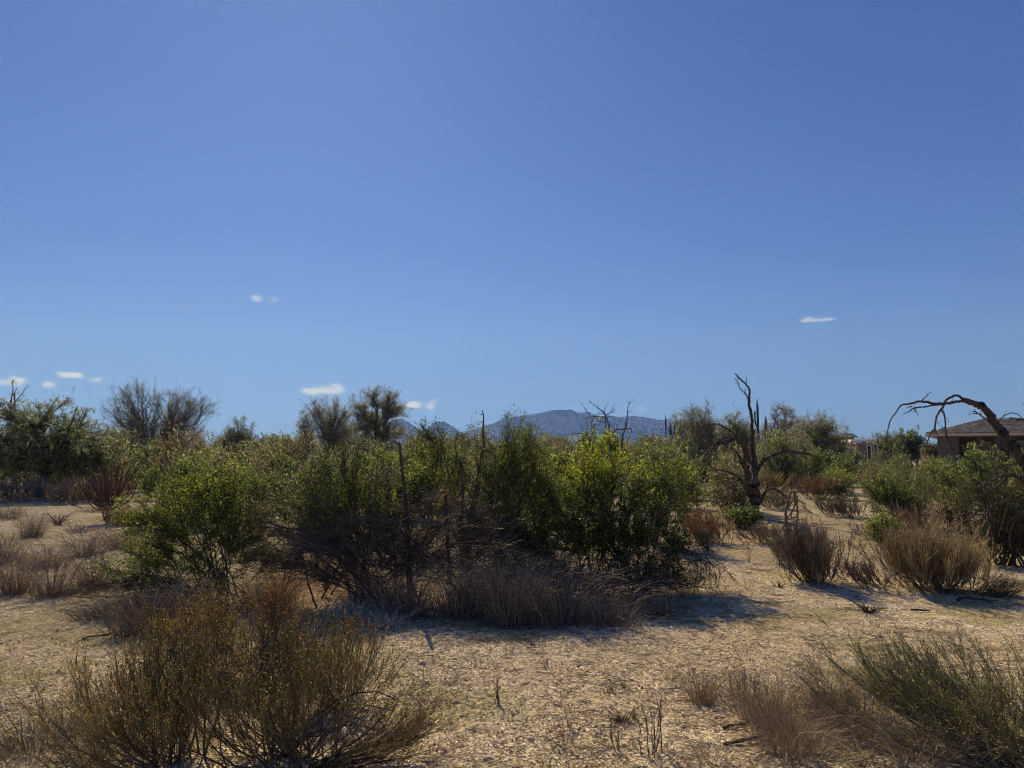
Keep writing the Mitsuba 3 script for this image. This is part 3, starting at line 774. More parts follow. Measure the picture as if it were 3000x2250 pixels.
# ---- dead trees
TR = [('trunk', 0, 31, 27, [(2207, 1556), (2206, 1520), (2204, 1470), (2203, 1427), (2201, 1388)]),
      ('limb', 0, 9, 2.2, [(2206, 1400), (2208, 1351), (2205, 1297), (2204, 1252), (2202, 1216), (2194, 1181), (2196, 1143), (2186, 1127), (2172, 1113), (2154, 1096)]),
      ('limb', .3, 3.2, 1.2, [(2194, 1178), (2183, 1152), (2168, 1138), (2163, 1123), (2152, 1108)]), ('twig', 0, 1.6, .8, [(2186, 1126), (2187, 1104)]), ('twig', 0, 1.6, .8, [(2182, 1152), (2183, 1139)]),
      ('twig', 0, 2, .9, [(2166, 1110), (2158, 1108)]), ('stub', .1, 3.5, 1.6, [(2203, 1262), (2203, 1225), (2202, 1199)]), ('stub', -.1, 3.5, 1.5, [(2207, 1275), (2212, 1262), (2218, 1252), (2221, 1254)]),
      ('limb', -.4, 14, 9, [(2200, 1415), (2188, 1333), (2174, 1297), (2161, 1279)]), ('limb', -.3, 4.5, 1.5, [(2161, 1280), (2137, 1261), (2108, 1245), (2092, 1241), (2085, 1248), (2085, 1264), (2092, 1283)]),
      ('limb', -.5, 6, 1.5, [(2162, 1283), (2116, 1295), (2096, 1304), (2072, 1326), (2058, 1351), (2055, 1366)]), ('limb', -.7, 5, 1.2, [(2162, 1282), (2126, 1281), (2112, 1291), (2094, 1302), (2078, 1333), (2063, 1366)]),
      ('limb', -.9, 4, 1.2, [(2160, 1284), (2130, 1298), (2100, 1306), (2088, 1330), (2075, 1352), (2070, 1372)]), ('twig', -.2, 2.5, .9, [(2098, 1304), (2098, 1324), (2101, 1347), (2104, 1368)]), ('twig', -.2, 2.5, .9, [(2110, 1290), (2098, 1284), (2082, 1282)]),
      ('twig', -.2, 2, .9, [(2112, 1296), (2090, 1298), (2074, 1300)]), ('twig', -.2, 2.6, 1, [(2090, 1308), (2082, 1335), (2086, 1362)]),
      ('limb', .5, 5, 1.8, [(2180, 1372), (2175, 1360), (2163, 1333), (2145, 1313), (2127, 1306)]),
      ('limb', .3, 9, 4, [(2210, 1400), (2226, 1364), (2253, 1339), (2280, 1328), (2298, 1321), (2325, 1326), (2352, 1328), (2378, 1333)]), ('limb', .6, 3.5, 1, [(2300, 1322), (2324, 1338), (2333, 1357), (2338, 1378), (2339, 1398)]),
      ('spike', .2, 3, 1, [(2250, 1341), (2262, 1327), (2271, 1314)]), ('spike', .1, 2, .8, [(2322, 1325), (2328, 1317), (2331, 1312)]), ('stub', 0, 5, 4, [(2232, 1358), (2234, 1346), (2240, 1340)]),
      ('stub', .2, 6, 2.5, [(2213, 1390), (2216, 1350), (2213, 1330)]), ('stub', -.3, 7, 6, [(2192, 1420), (2186, 1380), (2182, 1352)]),
      ('limb', -.3, 6, 1.5, [(2200, 1450), (2187, 1434), (2167, 1408), (2146, 1390), (2130, 1389)]), ('limb', -.6, 5, 1.5, [(2176, 1415), (2150, 1390), (2120, 1379), (2096, 1376), (2077, 1360)]), ('twig', -.2, 3, 1, [(2176, 1408), (2168, 1404), (2155, 1411), (2142, 1424)]),
      ('limb', .3, 7, 2.5, [(2214, 1490), (2224, 1475), (2236, 1454), (2242, 1439), (2267, 1432), (2292, 1445), (2310, 1464)])]
k = dead('dead_tree', 'tall bare dead tree with a pointed leaning top right of the thicket', 'dead tree', 17.5, TR[:1] + [(q[0], q[1], q[2] * 1.2, q[3] * 1.2, q[4]) for q in TR[1:]], col=(.05, .045, .043), tip=(.075, .068, .063))
a = limb_paths(rng, 17.2, [('bark', 0, 4.5, 4, [(2183, 1351), (2191, 1358), (2199, 1368), (2198, 1378)]), ('bark', 0, 3.5, 1.5, [(2198, 1376), (2204, 1392), (2203, 1404), (2196, 1416)])], (.34, .31, .28))
for _, q in a:
    part(k, 'peeled_stub', q.ply('m_wood', True), 'pale peeled broken stub on the trunk')
dead('dead_stump', 'twisted broken forked dead stump to the right of the bare tree', 'dead tree', 13.6,
     [('trunk', 0, 7, 5, [(2310, 1575), (2304, 1545), (2303, 1499), (2312, 1463), (2321, 1441), (2331, 1443)]), ('limb', .2, 6, 4, [(2327, 1446), (2334, 1472), (2337, 1508), (2334, 1535), (2326, 1556)]), ('limb', .1, 5, 4, [(2330, 1446), (2328, 1481), (2318, 1504), (2305, 1517)]),
      ('limb', .1, 4, 3, [(2305, 1524), (2318, 1519), (2334, 1514)]), ('limb', .2, 3.5, 2, [(2335, 1461), (2346, 1470), (2361, 1477)]), ('limb', .1, 2.5, 1.5, [(2311, 1466), (2325, 1456), (2342, 1453)]), ('spike', 0, 2.5, .8, [(2328, 1443), (2325, 1430), (2323, 1417)]), ('limb', -.2, 6, 4, [(2306, 1530), (2292, 1548), (2286, 1562)])], col=(.12, .105, .09))
dead('arched_branch', 'great dead trunk bent over in an arch at the right edge, its tips hanging', 'dead tree', 10.5,
     [('trunk', .2, 30, 12, [(3090, 1520), (3050, 1440), (3010, 1370), (2986, 1335), (2965, 1306), (2944, 1276), (2917, 1245), (2903, 1222), (2890, 1203), (2874, 1190), (2849, 1180), (2826, 1172)]),
      ('limb', 0, 6.5, 1, [(2828, 1173), (2795, 1179), (2768, 1183), (2734, 1183), (2715, 1178), (2693, 1176), (2675, 1181), (2643, 1186), (2625, 1208), (2609, 1231), (2600, 1267), (2596, 1294), (2598, 1330), (2605, 1366)]), ('limb', -.1, 5, 3, [(2762, 1184), (2730, 1188), (2702, 1193), (2684, 1194), (2672, 1199)]),
      ('twig', -.2, 3, 1.3, [(2674, 1197), (2660, 1207), (2645, 1213)]), ('twig', -.2, 3, 1, [(2676, 1195), (2684, 1206), (2690, 1219)]), ('twig', -.1, 3, 1, [(2672, 1190), (2662, 1193), (2656, 1196)]), ('twig', .1, 3, 1.2, [(2698, 1177), (2706, 1168), (2718, 1157), (2729, 1147)]), ('twig', .1, 1.5, .8, [(2719, 1156), (2711, 1151)]),
      ('limb', .3, 6, 1.5, [(2834, 1174), (2818, 1166), (2802, 1158), (2787, 1163), (2772, 1173), (2761, 1194), (2747, 1214), (2741, 1232), (2739, 1252), (2727, 1270), (2716, 1300), (2714, 1328)]), ('limb', .1, 4, 1.2, [(2757, 1200), (2768, 1222), (2770, 1252), (2773, 1274), (2784, 1300), (2794, 1327), (2798, 1354), (2808, 1388), (2820, 1400)]),
      ('twig', 0, 2.5, 1, [(2740, 1255), (2745, 1270), (2751, 1279)]), ('twig', 0, 2.5, 1, [(2739, 1252), (2738, 1276)]), ('twig', 0, 2, 1, [(2771, 1270), (2769, 1284), (2769, 1292)]), ('twig', 0, 2.2, 1, [(2770, 1250), (2764, 1256), (2762, 1262)]), ('twig', .2, 1.8, .8, [(2798, 1350), (2803, 1366), (2805, 1384)]),
      ('limb', -.3, 5, 2, [(2903, 1236), (2876, 1219), (2863, 1211), (2849, 1211)]), ('twig', -.1, 2.5, 1, [(2866, 1212), (2858, 1205), (2851, 1200)]), ('twig', -.1, 2, .8, [(2862, 1209), (2850, 1205), (2842, 1210), (2840, 1218)]),
      ('limb', .2, 2.6, 1.6, [(2921, 1244), (2928, 1232), (2940, 1220), (2955, 1212), (2970, 1210), (2985, 1216), (2993, 1225)]), ('limb', .6, 8, 2, [(3080, 1500), (3060, 1350), (3030, 1260), (3000, 1231), (2975, 1226), (2958, 1223)]), ('twig', .1, 3, 1.2, [(2990, 1231), (2968, 1227), (2955, 1229)]), ('twig', .1, 3, 1, [(2982, 1231), (2976, 1236), (2970, 1241)]), ('twig', .1, 2, 1, [(3010, 1240), (3003, 1190), (2996, 1180)])], col=(.052, .044, .04), sides=8, tip=(.06, .052, .048))
dead('dead_tree', 'bare crooked dead tree with spreading antler like top before the mountain', 'dead tree', 20,
     [('trunk', 0, 5, 3, [(1792, 1470), (1790, 1340), (1787, 1284), (1784, 1253), (1777, 1224)]), ('limb', .2, 3, .8, [(1777, 1226), (1773, 1215), (1766, 1206), (1751, 1195), (1740, 1186), (1733, 1181), (1726, 1171)]), ('limb', -.2, 2.6, .9, [(1775, 1216), (1786, 1210), (1795, 1199), (1801, 1197), (1797, 1204)]), ('twig', -.1, 1.5, .7, [(1790, 1204), (1795, 1207), (1800, 1198)]),
      ('twig', .1, 1.8, .7, [(1773, 1213), (1771, 1200), (1780, 1184)]), ('twig', .1, 1.4, .6, [(1779, 1214), (1792, 1209), (1807, 1206)]), ('limb', .4, 3.4, 2, [(1784, 1440), (1780, 1330), (1777, 1275), (1774, 1238), (1774, 1216)]), ('limb', -.4, 2.6, 1, [(1775, 1230), (1769, 1224), (1744, 1220), (1722, 1224), (1699, 1229)]), ('twig', -.2, 2, .9, [(1720, 1226), (1720, 1245), (1718, 1262)]),
      ('limb', .3, 2, .9, [(1774, 1215), (1755, 1212), (1740, 1220), (1734, 1240)]), ('twig', 0, 1.4, .6, [(1766, 1206), (1760, 1203), (1756, 1206)]), ('twig', .1, 1.4, .6, [(1780, 1222), (1793, 1221), (1805, 1229)])], col=(.075, .068, .066), sides=6)
dead('dead_tree', 'bare dead trunk with one raised crooked arm just right of the antler like tree', 'dead tree', 19.5,
     [('trunk', 0, 5.5, 3.5, [(1820, 1470), (1821, 1340), (1824, 1280), (1829, 1260), (1836, 1238)]), ('limb', .1, 3.2, .8, [(1834, 1248), (1838, 1211), (1838, 1198), (1843, 1186), (1854, 1172)]), ('twig', .1, 1.7, .7, [(1839, 1211), (1847, 1204), (1851, 1201)]), ('limb', -.3, 3, 2, [(1830, 1258), (1809, 1258), (1795, 1273), (1788, 1286)]), ('limb', .3, 3, 1, [(1832, 1256), (1847, 1255), (1851, 1264)])], col=(.075, .068, .066), sides=6)
dead('dead_tree', 'leaning straight dead pole left of the antler like dead tree', 'dead tree', 21,
     [('trunk', 0, 3, .9, [(1742, 1470), (1737, 1330), (1735, 1271), (1733, 1238), (1728, 1220), (1719, 1204), (1702, 1180)]), ('limb', .4, 4, 2, [(1744, 1400), (1736, 1300), (1713, 1273), (1686, 1269), (1664, 1282), (1652, 1312)]), ('limb', .8, 3.5, 1.5, [(1742, 1330), (1725, 1292), (1700, 1290), (1682, 1306), (1676, 1330)]), ('limb', .2, 2.5, 1, [(1736, 1270), (1748, 1235), (1760, 1232), (1765, 1245)])], col=(.075, .068, .066), sides=6)
dead('dead_tree', 'forked dead snag sticking up behind the big round tree at far left', 'dead tree', 29,
     [('trunk', 0, 5, 4, [(38, 1440), (34, 1300), (31, 1175)]), ('limb', .2, 3.4, 1, [(31, 1180), (36, 1155), (38, 1135), (36, 1118), (44, 1112)]), ('limb', .2, 2.6, 1, [(35, 1160), (46, 1146), (50, 1136)]), ('limb', -.3, 3.4, 1, [(34, 1200), (50, 1170), (66, 1152), (74, 1138), (84, 1129)]), ('limb', .1, 4, 3, [(36, 1230), (43, 1180), (42, 1155)]), ('twig', .1, 1.4, .5, [(36, 1122), (46, 1116), (53, 1125)]), ('twig', .1, 1.2, .5, [(37, 1130), (32, 1118), (34, 1112)])], col=(.10, .07, .06), sides=6)

# ---- brooms, brush and grass near the camera
rng = np.random.default_rng(31)
BR = (.075, .058, .046)


def brooms(name, label, foot, H, R, n, n2, n3, tip, cat='shrub', group=None, bud=None, flabel=None, **k):
    b = gp(*foot)
    key = thing(name, label, cat, group)
    w, fi, fo = broom(rng, b, H, R, n, n2, n3, tip, bud=bud, **k)
    put(key, w, fo, fi, wname='stems', fname='buds', flabel=flabel)
    return key


BUD = lambda a, b, n=4, L=.011, W=.0055, z=.35: dict(n=n, L=L, W=W, cols=[a, b], zmin=z)  # noqa: E731
FG = 'broom shrubs in the foreground'
brooms('broom_shrub', 'big olive brown broom shrub at the bottom left of centre, nearest the camera', (840, 2225), .78, .68, 84, 7, 5, (.125, .115, .06), group=FG, bud=BUD((.13, .125, .045), (.24, .185, .075)), col=BR, r0=.005, spread=.16, fan=1.0, pw=.6)
brooms('broom_shrub', 'broom with tan buds and thin stems, left beside the biggest one', (480, 2235), .68, .56, 70, 7, 5, (.15, .13, .06), group=FG, bud=BUD((.15, .13, .04), (.25, .17, .07)), col=BR, r0=.004, spread=.12, lean=(-.05, .05))
brooms('broom_shrub', 'rust orange topped broom just behind the biggest broom', (845, 1960), .70, .40, 66, 7, 5, (.20, .125, .07), group=FG, bud=BUD((.20, .125, .06), (.32, .20, .10), 3, z=.55), col=(.06, .05, .05), r0=.0045, spread=.05, fan=.9)
brooms('broom_shrub', 'golden olive bushy broom left of the rust orange one', (640, 1985), .64, .50, 66, 7, 5, (.18, .14, .05), group=FG, bud=BUD((.18, .14, .035), (.30, .22, .07), 4), col=BR, r0=.0045, spread=.08)
brooms('broom_shrub', 'low golden brown broom between the biggest broom and the open gravel', (1010, 2060), .56, .46, 55, 7, 5, (.2, .15, .06), group=FG, bud=BUD((.18, .14, .04), (.28, .2, .07)), col=BR, r0=.004, spread=.08)
brooms('broom_shrub', 'spreading bare broom with long twigs lying to the right over the gravel', (900, 2240), .42, .95, 34, 7, 5, (.15, .11, .05), group=FG, bud=BUD((.18, .14, .05), (.26, .18, .07), 1), col=(.05, .042, .038), r0=.006, spread=.08, a_rng=(-.5, 1.1), fan=1.0, pw=.25)
brooms('broom_shrub', 'green tipped broom leaning in at the bottom right corner', (3020, 2245), .62, .95, 100, 7, 5, (.115, .12, .07), group=FG, bud=BUD((.10, .13, .045), (.21, .215, .08), 3, .013, .004, .5), col=(.06, .05, .04), r0=.005, spread=.25, lean=(-.13, .08), pw=.5)
brooms('broom_shrub', 'thin green broom spraying upward at the right edge behind the corner one', (2830, 2160), .44, .5, 60, 7, 5, (.13, .15, .05), group=FG, bud=BUD((.11, .15, .03), (.25, .24, .07), 3, .013, .004, .45), col=(.07, .06, .045), r0=.004, spread=.15, lean=(-.08, .1))

key = 'broom_shrub'
for q, (foot, E, r) in enumerate(((( 850, 2215), [(.0, .1, .55, .35, .3, .3), (-.35, .1, .45, .25, .25, .25), (.5, .05, .3, .3, .25, .2)], .010), ((560, 2220), [(-.1, .1, .45, .3, .25, .25)], .008))):
    w, _ = bush(rng, gp(*foot), E, 150, 9, 40, r, None, spur=3, spur_len=.1, spread=.05, seed=60 + q, col=(.05, .042, .038), twig_r=.0012, gaps=.3)
    part('broom_shrub' if q == 0 else 'broom_shrub_001', 'dark_branches', w.ply('m_twig'))

CL = 'dry grass tufts'


def tuft(label, foot, H, R, n, col, cat='grass', name='grass_tuft', group=CL, **k):
    key = numbered(name)
    scene[key] = clump(rng, gp(*foot), H, R, n, col, **k).ply('m_twig')
    labels[key] = {'label': label, 'category': cat}
    if group:
        labels[key]['group'] = group


# dead straw under and in front of the thicket
for a in [('grey straw tuft at the foot of the straight dead stem', (1190, 1800), .42, .45, 520), ('grey straw tuft left of centre under the dark tangled shrub', (1090, 1775), .36, .5, 480), ('tall grey straw tuft under the forked dead stem', (1370, 1800), .55, .5, 700),
          ('tall grey straw tuft below the middle of the thicket', (1500, 1815), .55, .5, 700), ('straw tuft below the left part of the bright green shrub', (1640, 1815), .46, .5, 560), ('thin straw tuft in the shade of the bright green shrub', (1790, 1825), .34, .5, 360),
          ('straw tuft at the shaded right end of the thicket', (1920, 1800), .26, .4, 260)]:
    tuft(a[0], a[1], a[2] * 1.25, a[3] * 1.15, int(a[4] * 1.5), (.155, .14, .118), w=.005, flop=.6, amt=.45, spread=.6)
for a in [('brown straw tuft in front of the light green shrub', (420, 1850), .40, .45, 520), ('dense brown straw tuft between the light green shrub and the golden broom', (560, 1830), .42, .4, 520), ('brown straw tuft right of the light green shrub', (780, 1770), .34, .45, 380)]:
    tuft(a[0], a[1], a[2] * 1.2, a[3] * 1.2, int(a[4] * 1.6), (.17, .145, .11), w=.005, flop=.6, amt=.45, spread=.6)
tuft('silvery white dead twig tangle in front of the dark tangled shrub', (1045, 1805), .26, .42, 420, (.36, .36, .33), w=.006, flop=1.0, amt=.35, spread=.7)
tuft('silvery dead twig tangle beside the rust orange broom', (1130, 1830), .22, .35, 260, (.34, .34, .31), w=.006, flop=1.1, amt=.35, spread=.7)
# left edge brush
for a in [('tall brown twig tuft at the left edge', (45, 1735), .62, .42, 420), ('brown twig tuft right of the one at the left edge', (150, 1745), .55, .4, 360), ('arching brown twig tuft left of the light green shrub', (270, 1720), .5, .45, 420), ('greyish twig tuft in the left clearing', (95, 1572), .62, .38, 420)]:
    tuft(a[0], *a[1:], (.19, .15, .12), w=.0055, flop=.75, amt=.4, spread=.6)
for a in [('brown twig brush at the left edge of the clearing', (15, 1650), .6, .5, 300), ('brown twig brush between clearing and left edge tufts', (135, 1662), .42, .5, 300), ('grey brown brush left of the tan grass tuft', (250, 1630), .5, .55, 320), ('thin grey brush in front of the tan grass tuft', (345, 1610), .45, .5, 280),
          ('low grey brush at the left edge behind the dry tufts', (25, 1520), .6, .7, 260), ('low thin brush in the middle of the left clearing', (235, 1560), .3, .6, 160), ('low thin brush near the foot of the ocotillo', (270, 1500), .3, .7, 160)]:
    tuft(a[0], *a[1:], (.20, .165, .14), w=.008, flop=.8, amt=.4, spread=.6)
for a in [('dark sprawling twigs lying at the left foot of the light green shrub', (300, 1800), .22, .6, 420), ('dark sprawling twigs under the light green shrub', (470, 1790), .26, .6, 420)]:
    tuft(a[0], *a[1:], (.085, .07, .06), w=.005, flop=1.3, amt=.4, spread=.6, cat='brush', name='twig_heap', group='dark twigs at the foot of the light green shrub')
tuft('small dark dead sprig in the left clearing', (172, 1536), .3, .35, 60, (.08, .06, .055), w=.02, flop=.5, spread=.2)
tuft('tan grass tuft beside the fan shaped ocotillo', (375, 1535), .55, .75, 700, (.36, .27, .13), w=.012, flop=.4)
tuft('olive tan grass tuft behind the light green shrub', (715, 1510), .75, .75, 700, (.28, .23, .10), w=.012, flop=.4)
tuft('pale tan grass patch seen through the thicket', (1290, 1500), .7, 1.2, 800, (.34, .27, .16), w=.013, flop=.4)
# bottom right dead brush
for a in [('reddish straw tuft near the tip of the thicket shadow', (2055, 2050), .26, .16, 130), ('reddish straw tuft right of the thicket shadow', (2150, 2045), .2, .2, 110), ('tall reddish straw tuft at the lower right', (2260, 2120), .36, .3, 330), ('reddish straw tuft before the green tipped broom', (2430, 2110), .36, .32, 340), ('low reddish straw tuft at the bottom right', (2330, 2200), .3, .35, 300)]:
    tuft(a[0], a[1], a[2], a[3] * 1.3, int(a[4] * 2), (.27, .21, .15), w=.0034, flop=.45, amt=.4)
for a in [('grey tangled thatch of dead grass at the bottom right', (2560, 2170), .30, .42, 700), ('grey tangled thatch under the green tipped broom', (2720, 2225), .28, .42, 600), ('pale dead twig tangle at the bottom edge right of centre', (2080, 2215), .16, .3, 140)]:
    tuft(a[0], *a[1:], (.27, .23, .18), w=.0032, flop=1.1, amt=.4, spread=.7)
for a in [('grey dead twig heap in the bottom left corner', (110, 2190), .26, .5, 520), ('grey dead twig heap right of the corner heap', (300, 2235), .22, .42, 420)]:
    tuft(a[0], *a[1:], (.17, .145, .125), w=.004, flop=1.2, amt=.4, spread=.7, cat='brush', name='twig_heap', group='twig heaps at the bottom left')
for a in [('little dry tuft with straight twigs on the open gravel', (1790, 2010), .16, .11, 46, (.17, .14, .11)), ('tiny dry tuft on the gravel near the bottom', (1665, 2120), .13, .05, 24, (.15, .12, .09)), ('tiny brown tuft left of the other tiny one', (1622, 2122), .05, .04, 24, (.22, .16, .11)), ('thin lone dry stem by the right path', (2195, 1650), .34, .12, 16, (.1, .08, .07)),
          ('small green grass tuft near the little dry one', (1828, 2003), .07, .06, 40, (.12, .16, .04)), ('green grass tuft beside the dark tussock', (1858, 2095), .08, .06, 60, (.11, .15, .03)), ('thin green sprig on the gravel at right', (2572, 1840), .12, .08, 26, (.12, .17, .05)), ('straw wisps beside the right path', (2185, 1735), .16, .25, 60, (.36, .3, .2))]:
    tuft(a[0], *a[1:], w=.003, flop=.25, amt=.3, spread=.25)
tuft('dark dead tussock lying on the gravel', (1822, 2105), .07, .11, 240, (.09, .07, .06), w=.004, flop=1.2, spread=.6)
tuft('dark dead sprig lying in the right clearing', (2545, 1795), .13, .2, 40, (.045, .04, .036), w=.016, flop=1.2, spread=.3)
tuft('dark dead sprig at the left end of the right clearing', (2280, 1728), .12, .12, 20, (.06, .05, .045), w=.014, flop=1.2, spread=.3)

# tall wispy saplings and dead twigs
for lab, foot, H, n in (('thin bare seedling on the gravel below the thicket', (1465, 2052), .22, 3), ('thin bare stems rising at the bottom edge right of centre', (1905, 2200), .34, 7), ('thin dark sprout at the left of the stems by the bottom edge', (1812, 2190), .16, 4), ('dark dead twigs crossing the lower right straw', (2190, 2080), .34, 8), ('bare dead twigs at the lower right beside the green broom', (2520, 2130), .42, 9),
                        ('small upright twig near the shade of the thicket', (1598, 1945), .14, 3), ('bare arching twig before the golden brooms at left', (410, 2080), .45, 5)):
    key = thing('dead_twig', lab, 'twig', 'dead twigs standing on the gravel')
    w, fi, _ = broom(rng, gp(*foot), H, H * .5, n, 4, 1, (.1, .08, .07), col=(.07, .058, .05), r0=.005, spread=.04, rt=.0014)
    put(key, w, None, fi, wname='stems')

for i, (lab, x0, y0, x1, y1, r) in enumerate([('pale straight stick lying on the open gravel', 1622, 2053, 1765, 2082, .006), ('dark stick lying in the right clearing', 2803, 1762, 2890, 1765, .014), ('thinner dark stick left of the dark one in the right clearing', 2668, 1789, 2722, 1792, .012),
                                               ('thin white twig at the foot of the thicket', 1290, 1815, 1330, 1830, .006), ('long pale stalk lying before the thicket', 1380, 1862, 1480, 1875, .006), ('pale stalk under the edge of the thicket', 1535, 1868, 1600, 1815, .006),
                                               ('crooked dark stick at the lower right', 2120, 2130, 2230, 2100, .009), ('grey branch lying across the lower right straw', 2210, 2040, 2290, 2130, .011), ('dark branch lying under the lower right straw', 2120, 2180, 2260, 2150, .01), ('dark fallen branch at the foot of the round tree at left', 130, 1462, 240, 1490, .03),
                                               ('dark twig lying left of the straw tufts', 240, 1870, 330, 1855, .008), ('bleached forked stick right of the golden brush', 2690, 1722, 2760, 1760, .008), ('thin stick lying left of the lower right straw', 1960, 2010, 2075, 2035, .004)]):
    a, b = gp(x0, y0), gp(x1, y1)
    key = thing('fallen_stick', lab, 'stick', 'sticks lying on the ground')
    A = Acc()
    P = bez(a[None], ((a + b) / 2 + [0, 0, .03])[None] + rng.normal(0, .03, (1, 3)), b[None], 8, rng, .04) + [0, 0, r]
    col = (.36, .31, .24) if lab.split()[0] in ('pale', 'thin', 'long', 'bleached') else (.07, .06, .052)
    tubes(A, P, r * np.linspace(1, .5, 8)[None] * rng.uniform(.8, 1.2, (1, 8)), jit(rng, col, 1, .1), 6)
    if i % 3 == 1:
        x0_, t_ = pick(P, rng, np.array([.6]))
        dv = nrm(t_ + rng.normal(0, .5, (1, 3))) * [1, 1, .3]
        tubes(A, bez(x0_, x0_ + dv * .1, x0_ + dv * .22, 4, rng, .05), r * .6 * np.linspace(1, .4, 4)[None], jit(rng, col, 1, .1), 5)
    scene[key] = A.ply('m_wood', True)

# litter of tiny twigs and straw on the ground
n = 11000
az, r = np.radians(rng.uniform(-40, 40, n)), 3.2 * np.exp(rng.uniform(0, 1, n) * np.log(18 / 3.2))
c = np.c_[r * np.sin(az), r * np.cos(az)]
keep = meshkit.fbm(np.c_[c * .9, 0 * r], 2, 12) > .45
c = c[keep]; n = len(c); r = r[keep]
th, ln = rng.uniform(0, 2 * np.pi, n), rng.uniform(.03, .14, n) * (1 + r * .06)
p0 = np.c_[c, gh(c[:, 0], c[:, 1]) + .004]
p2 = p0 + np.c_[np.cos(th) * ln, np.sin(th) * ln, rng.uniform(0, .02, n)]
A = Acc()
cc = np.where(rng.uniform(size=(n, 1)) < .4, np.array([[.1, .08, .065]]), np.array([[.38, .31, .2]]))
tubes(A, bez(p0, (p0 + p2) / 2 + rng.normal(0, .012, (n, 3)) * [1, 1, .4], p2, 3, rng, 0), (.0015 + .0002 * r)[:, None] * np.linspace(1, .5, 3), jit(rng, (1, 1, 1), n, .3) * cc, 3)
scene['twig_litter'] = A.ply('m_twig')
labels['twig_litter'] = {'label': 'scattered bits of twig and straw on the bare ground', 'category': 'litter', 'kind': 'stuff'}
n = 9000
az, r = np.radians(rng.uniform(-40, 40, n)), 3.4 * np.exp(rng.uniform(0, 1, n) * np.log(16 / 3.4))
c = np.c_[r * np.sin(az), r * np.cos(az)]
keep = meshkit.fbm(np.c_[c * .55 + 7, 0 * r], 3, 15) > .53
c = c[keep]; n = len(c)
p0 = np.c_[c, gh(c[:, 0], c[:, 1])]
p2 = p0 + rng.normal(0, .02, (n, 3)) * [1, 1, 0] + np.c_[0 * c, rng.uniform(.012, .04, n)]
A = Acc()
ribbons(A, bez(p0, (p0 + p2) / 2, p2, 3, rng, 0), np.full(n, .004), jit(rng, (.14, .17, .05), n, .3), rng)
scene['sparse_grass'] = A.ply('m_leaf')
labels['sparse_grass'] = {'label': 'thin new green grass sprouting in patches on the gravel', 'category': 'grass', 'kind': 'stuff'}

# ---- brush in the right half
RB = 'brush clumps around the right clearing'
brooms('brush_clump', 'dark purplish brown brush clump left of the golden brush', (2385, 1712), .78, .46, 110, 7, 5, (.155, .13, .10), cat='brush', group=RB, col=(.07, .058, .05), r0=.005, spread=.2, rt=0.0027)
brooms('brush_clump', 'big round golden brush clump in the right clearing', (2745, 1732), .78, .56, 150, 9, 5, (.25, .20, .11), cat='brush', group=RB, bud=BUD((.24, .20, .07), (.33, .26, .13), 2, .014, .005, .55), col=(.09, .075, .06), r0=.005, spread=.28, rt=0.0027, fan=.95, pw=.55)
brooms('brush_clump', 'drooping dark grass skirt on the right of the golden brush', (2870, 1745), .28, .62, 44, 7, 3, (.16, .13, .08), cat='brush', group=RB, col=(.06, .05, .042), r0=.004, spread=.12, a_rng=(-.8, .5), pw=.4, rt=0.0027)
brooms('brush_clump', 'low bare twiggy brush between the purplish and golden clumps', (2550, 1722), .34, .45, 49, 7, 3, (.15, .11, .09), cat='brush', group=RB, col=(.10, .08, .07), r0=.004, spread=.2, rt=0.0027, pw=.4)
brooms('brush_clump', 'rust brown rounded brush clump at the right end of the thicket', (2085, 1590), .62, .55, 71, 7, 3, (.28, .17, .08), cat='brush', group=RB, col=(.12, .09, .07), r0=.006, spread=.25, rt=0.0038, bud=BUD((.30, .16, .06), (.40, .24, .10), 1, .02, .006, .6))
brooms('brush_clump', 'small black twig fan in front of the rust brown clump', (2075, 1612), .42, .3, 33, 7, 3, (.06, .05, .045), cat='brush', group=RB, col=(.04, .034, .03), r0=.007, spread=.06)
brooms('brush_clump', 'reddish twig brush at the foot of the bare dead tree', (2235, 1590), .42, .42, 44, 7, 3, (.2, .14, .10), cat='brush', group=RB, col=(.10, .07, .06), r0=.005, spread=.25, rt=0.0035)
brooms('brush_clump', 'grey green twiggy brush behind the broken stump', (2280, 1492), .62, .85, 60, 7, 3, (.17, .17, .11), cat='brush', group=RB, col=(.11, .095, .08), r0=.006, spread=.4, rt=0.0047, bud=BUD((.14, .16, .07), (.22, .22, .11), 1, .03, .012, .3))
brooms('brush_clump', 'olive yellow round brush behind the bare dead tree on the right', (2258, 1442), .95, 1.0, 71, 7, 3, (.30, .26, .10), cat='brush', group=RB, col=(.12, .1, .07), r0=.008, spread=.4, rt=0.0061)
brooms('brush_clump', 'brown round brush left of the little bright green bush', (2398, 1462), .95, .85, 71, 7, 3, (.24, .15, .08), cat='brush', group=RB, col=(.07, .06, .05), r0=.008, spread=.3, rt=0.0057)
brooms('brush_clump', 'grey twiggy low brush left of the round leafy bush at right', (2480, 1515), .60, .95, 66, 7, 3, (.15, .13, .10), cat='brush', group=RB, col=(.10, .085, .075), r0=.006, spread=.4, rt=0.0047, bud=BUD((.12, .15, .06), (.2, .2, .1), 1, .03, .012, .3))
brooms('brush_clump', 'tan brown brush right of the track, below the arched branch', (2700, 1560), .62, .8, 60, 7, 3, (.26, .18, .11), cat='brush', group=RB, col=(.1, .08, .07), r0=.006, spread=.4, rt=0.0041)
brooms('brush_clump', 'sparse grey brush under the hanging tips of the arched branch', (2775, 1480), 1.0, .9, 60, 7, 3, (.18, .16, .12), cat='brush', group=RB, col=(.11, .09, .08), r0=.007, spread=.45, rt=0.0054)
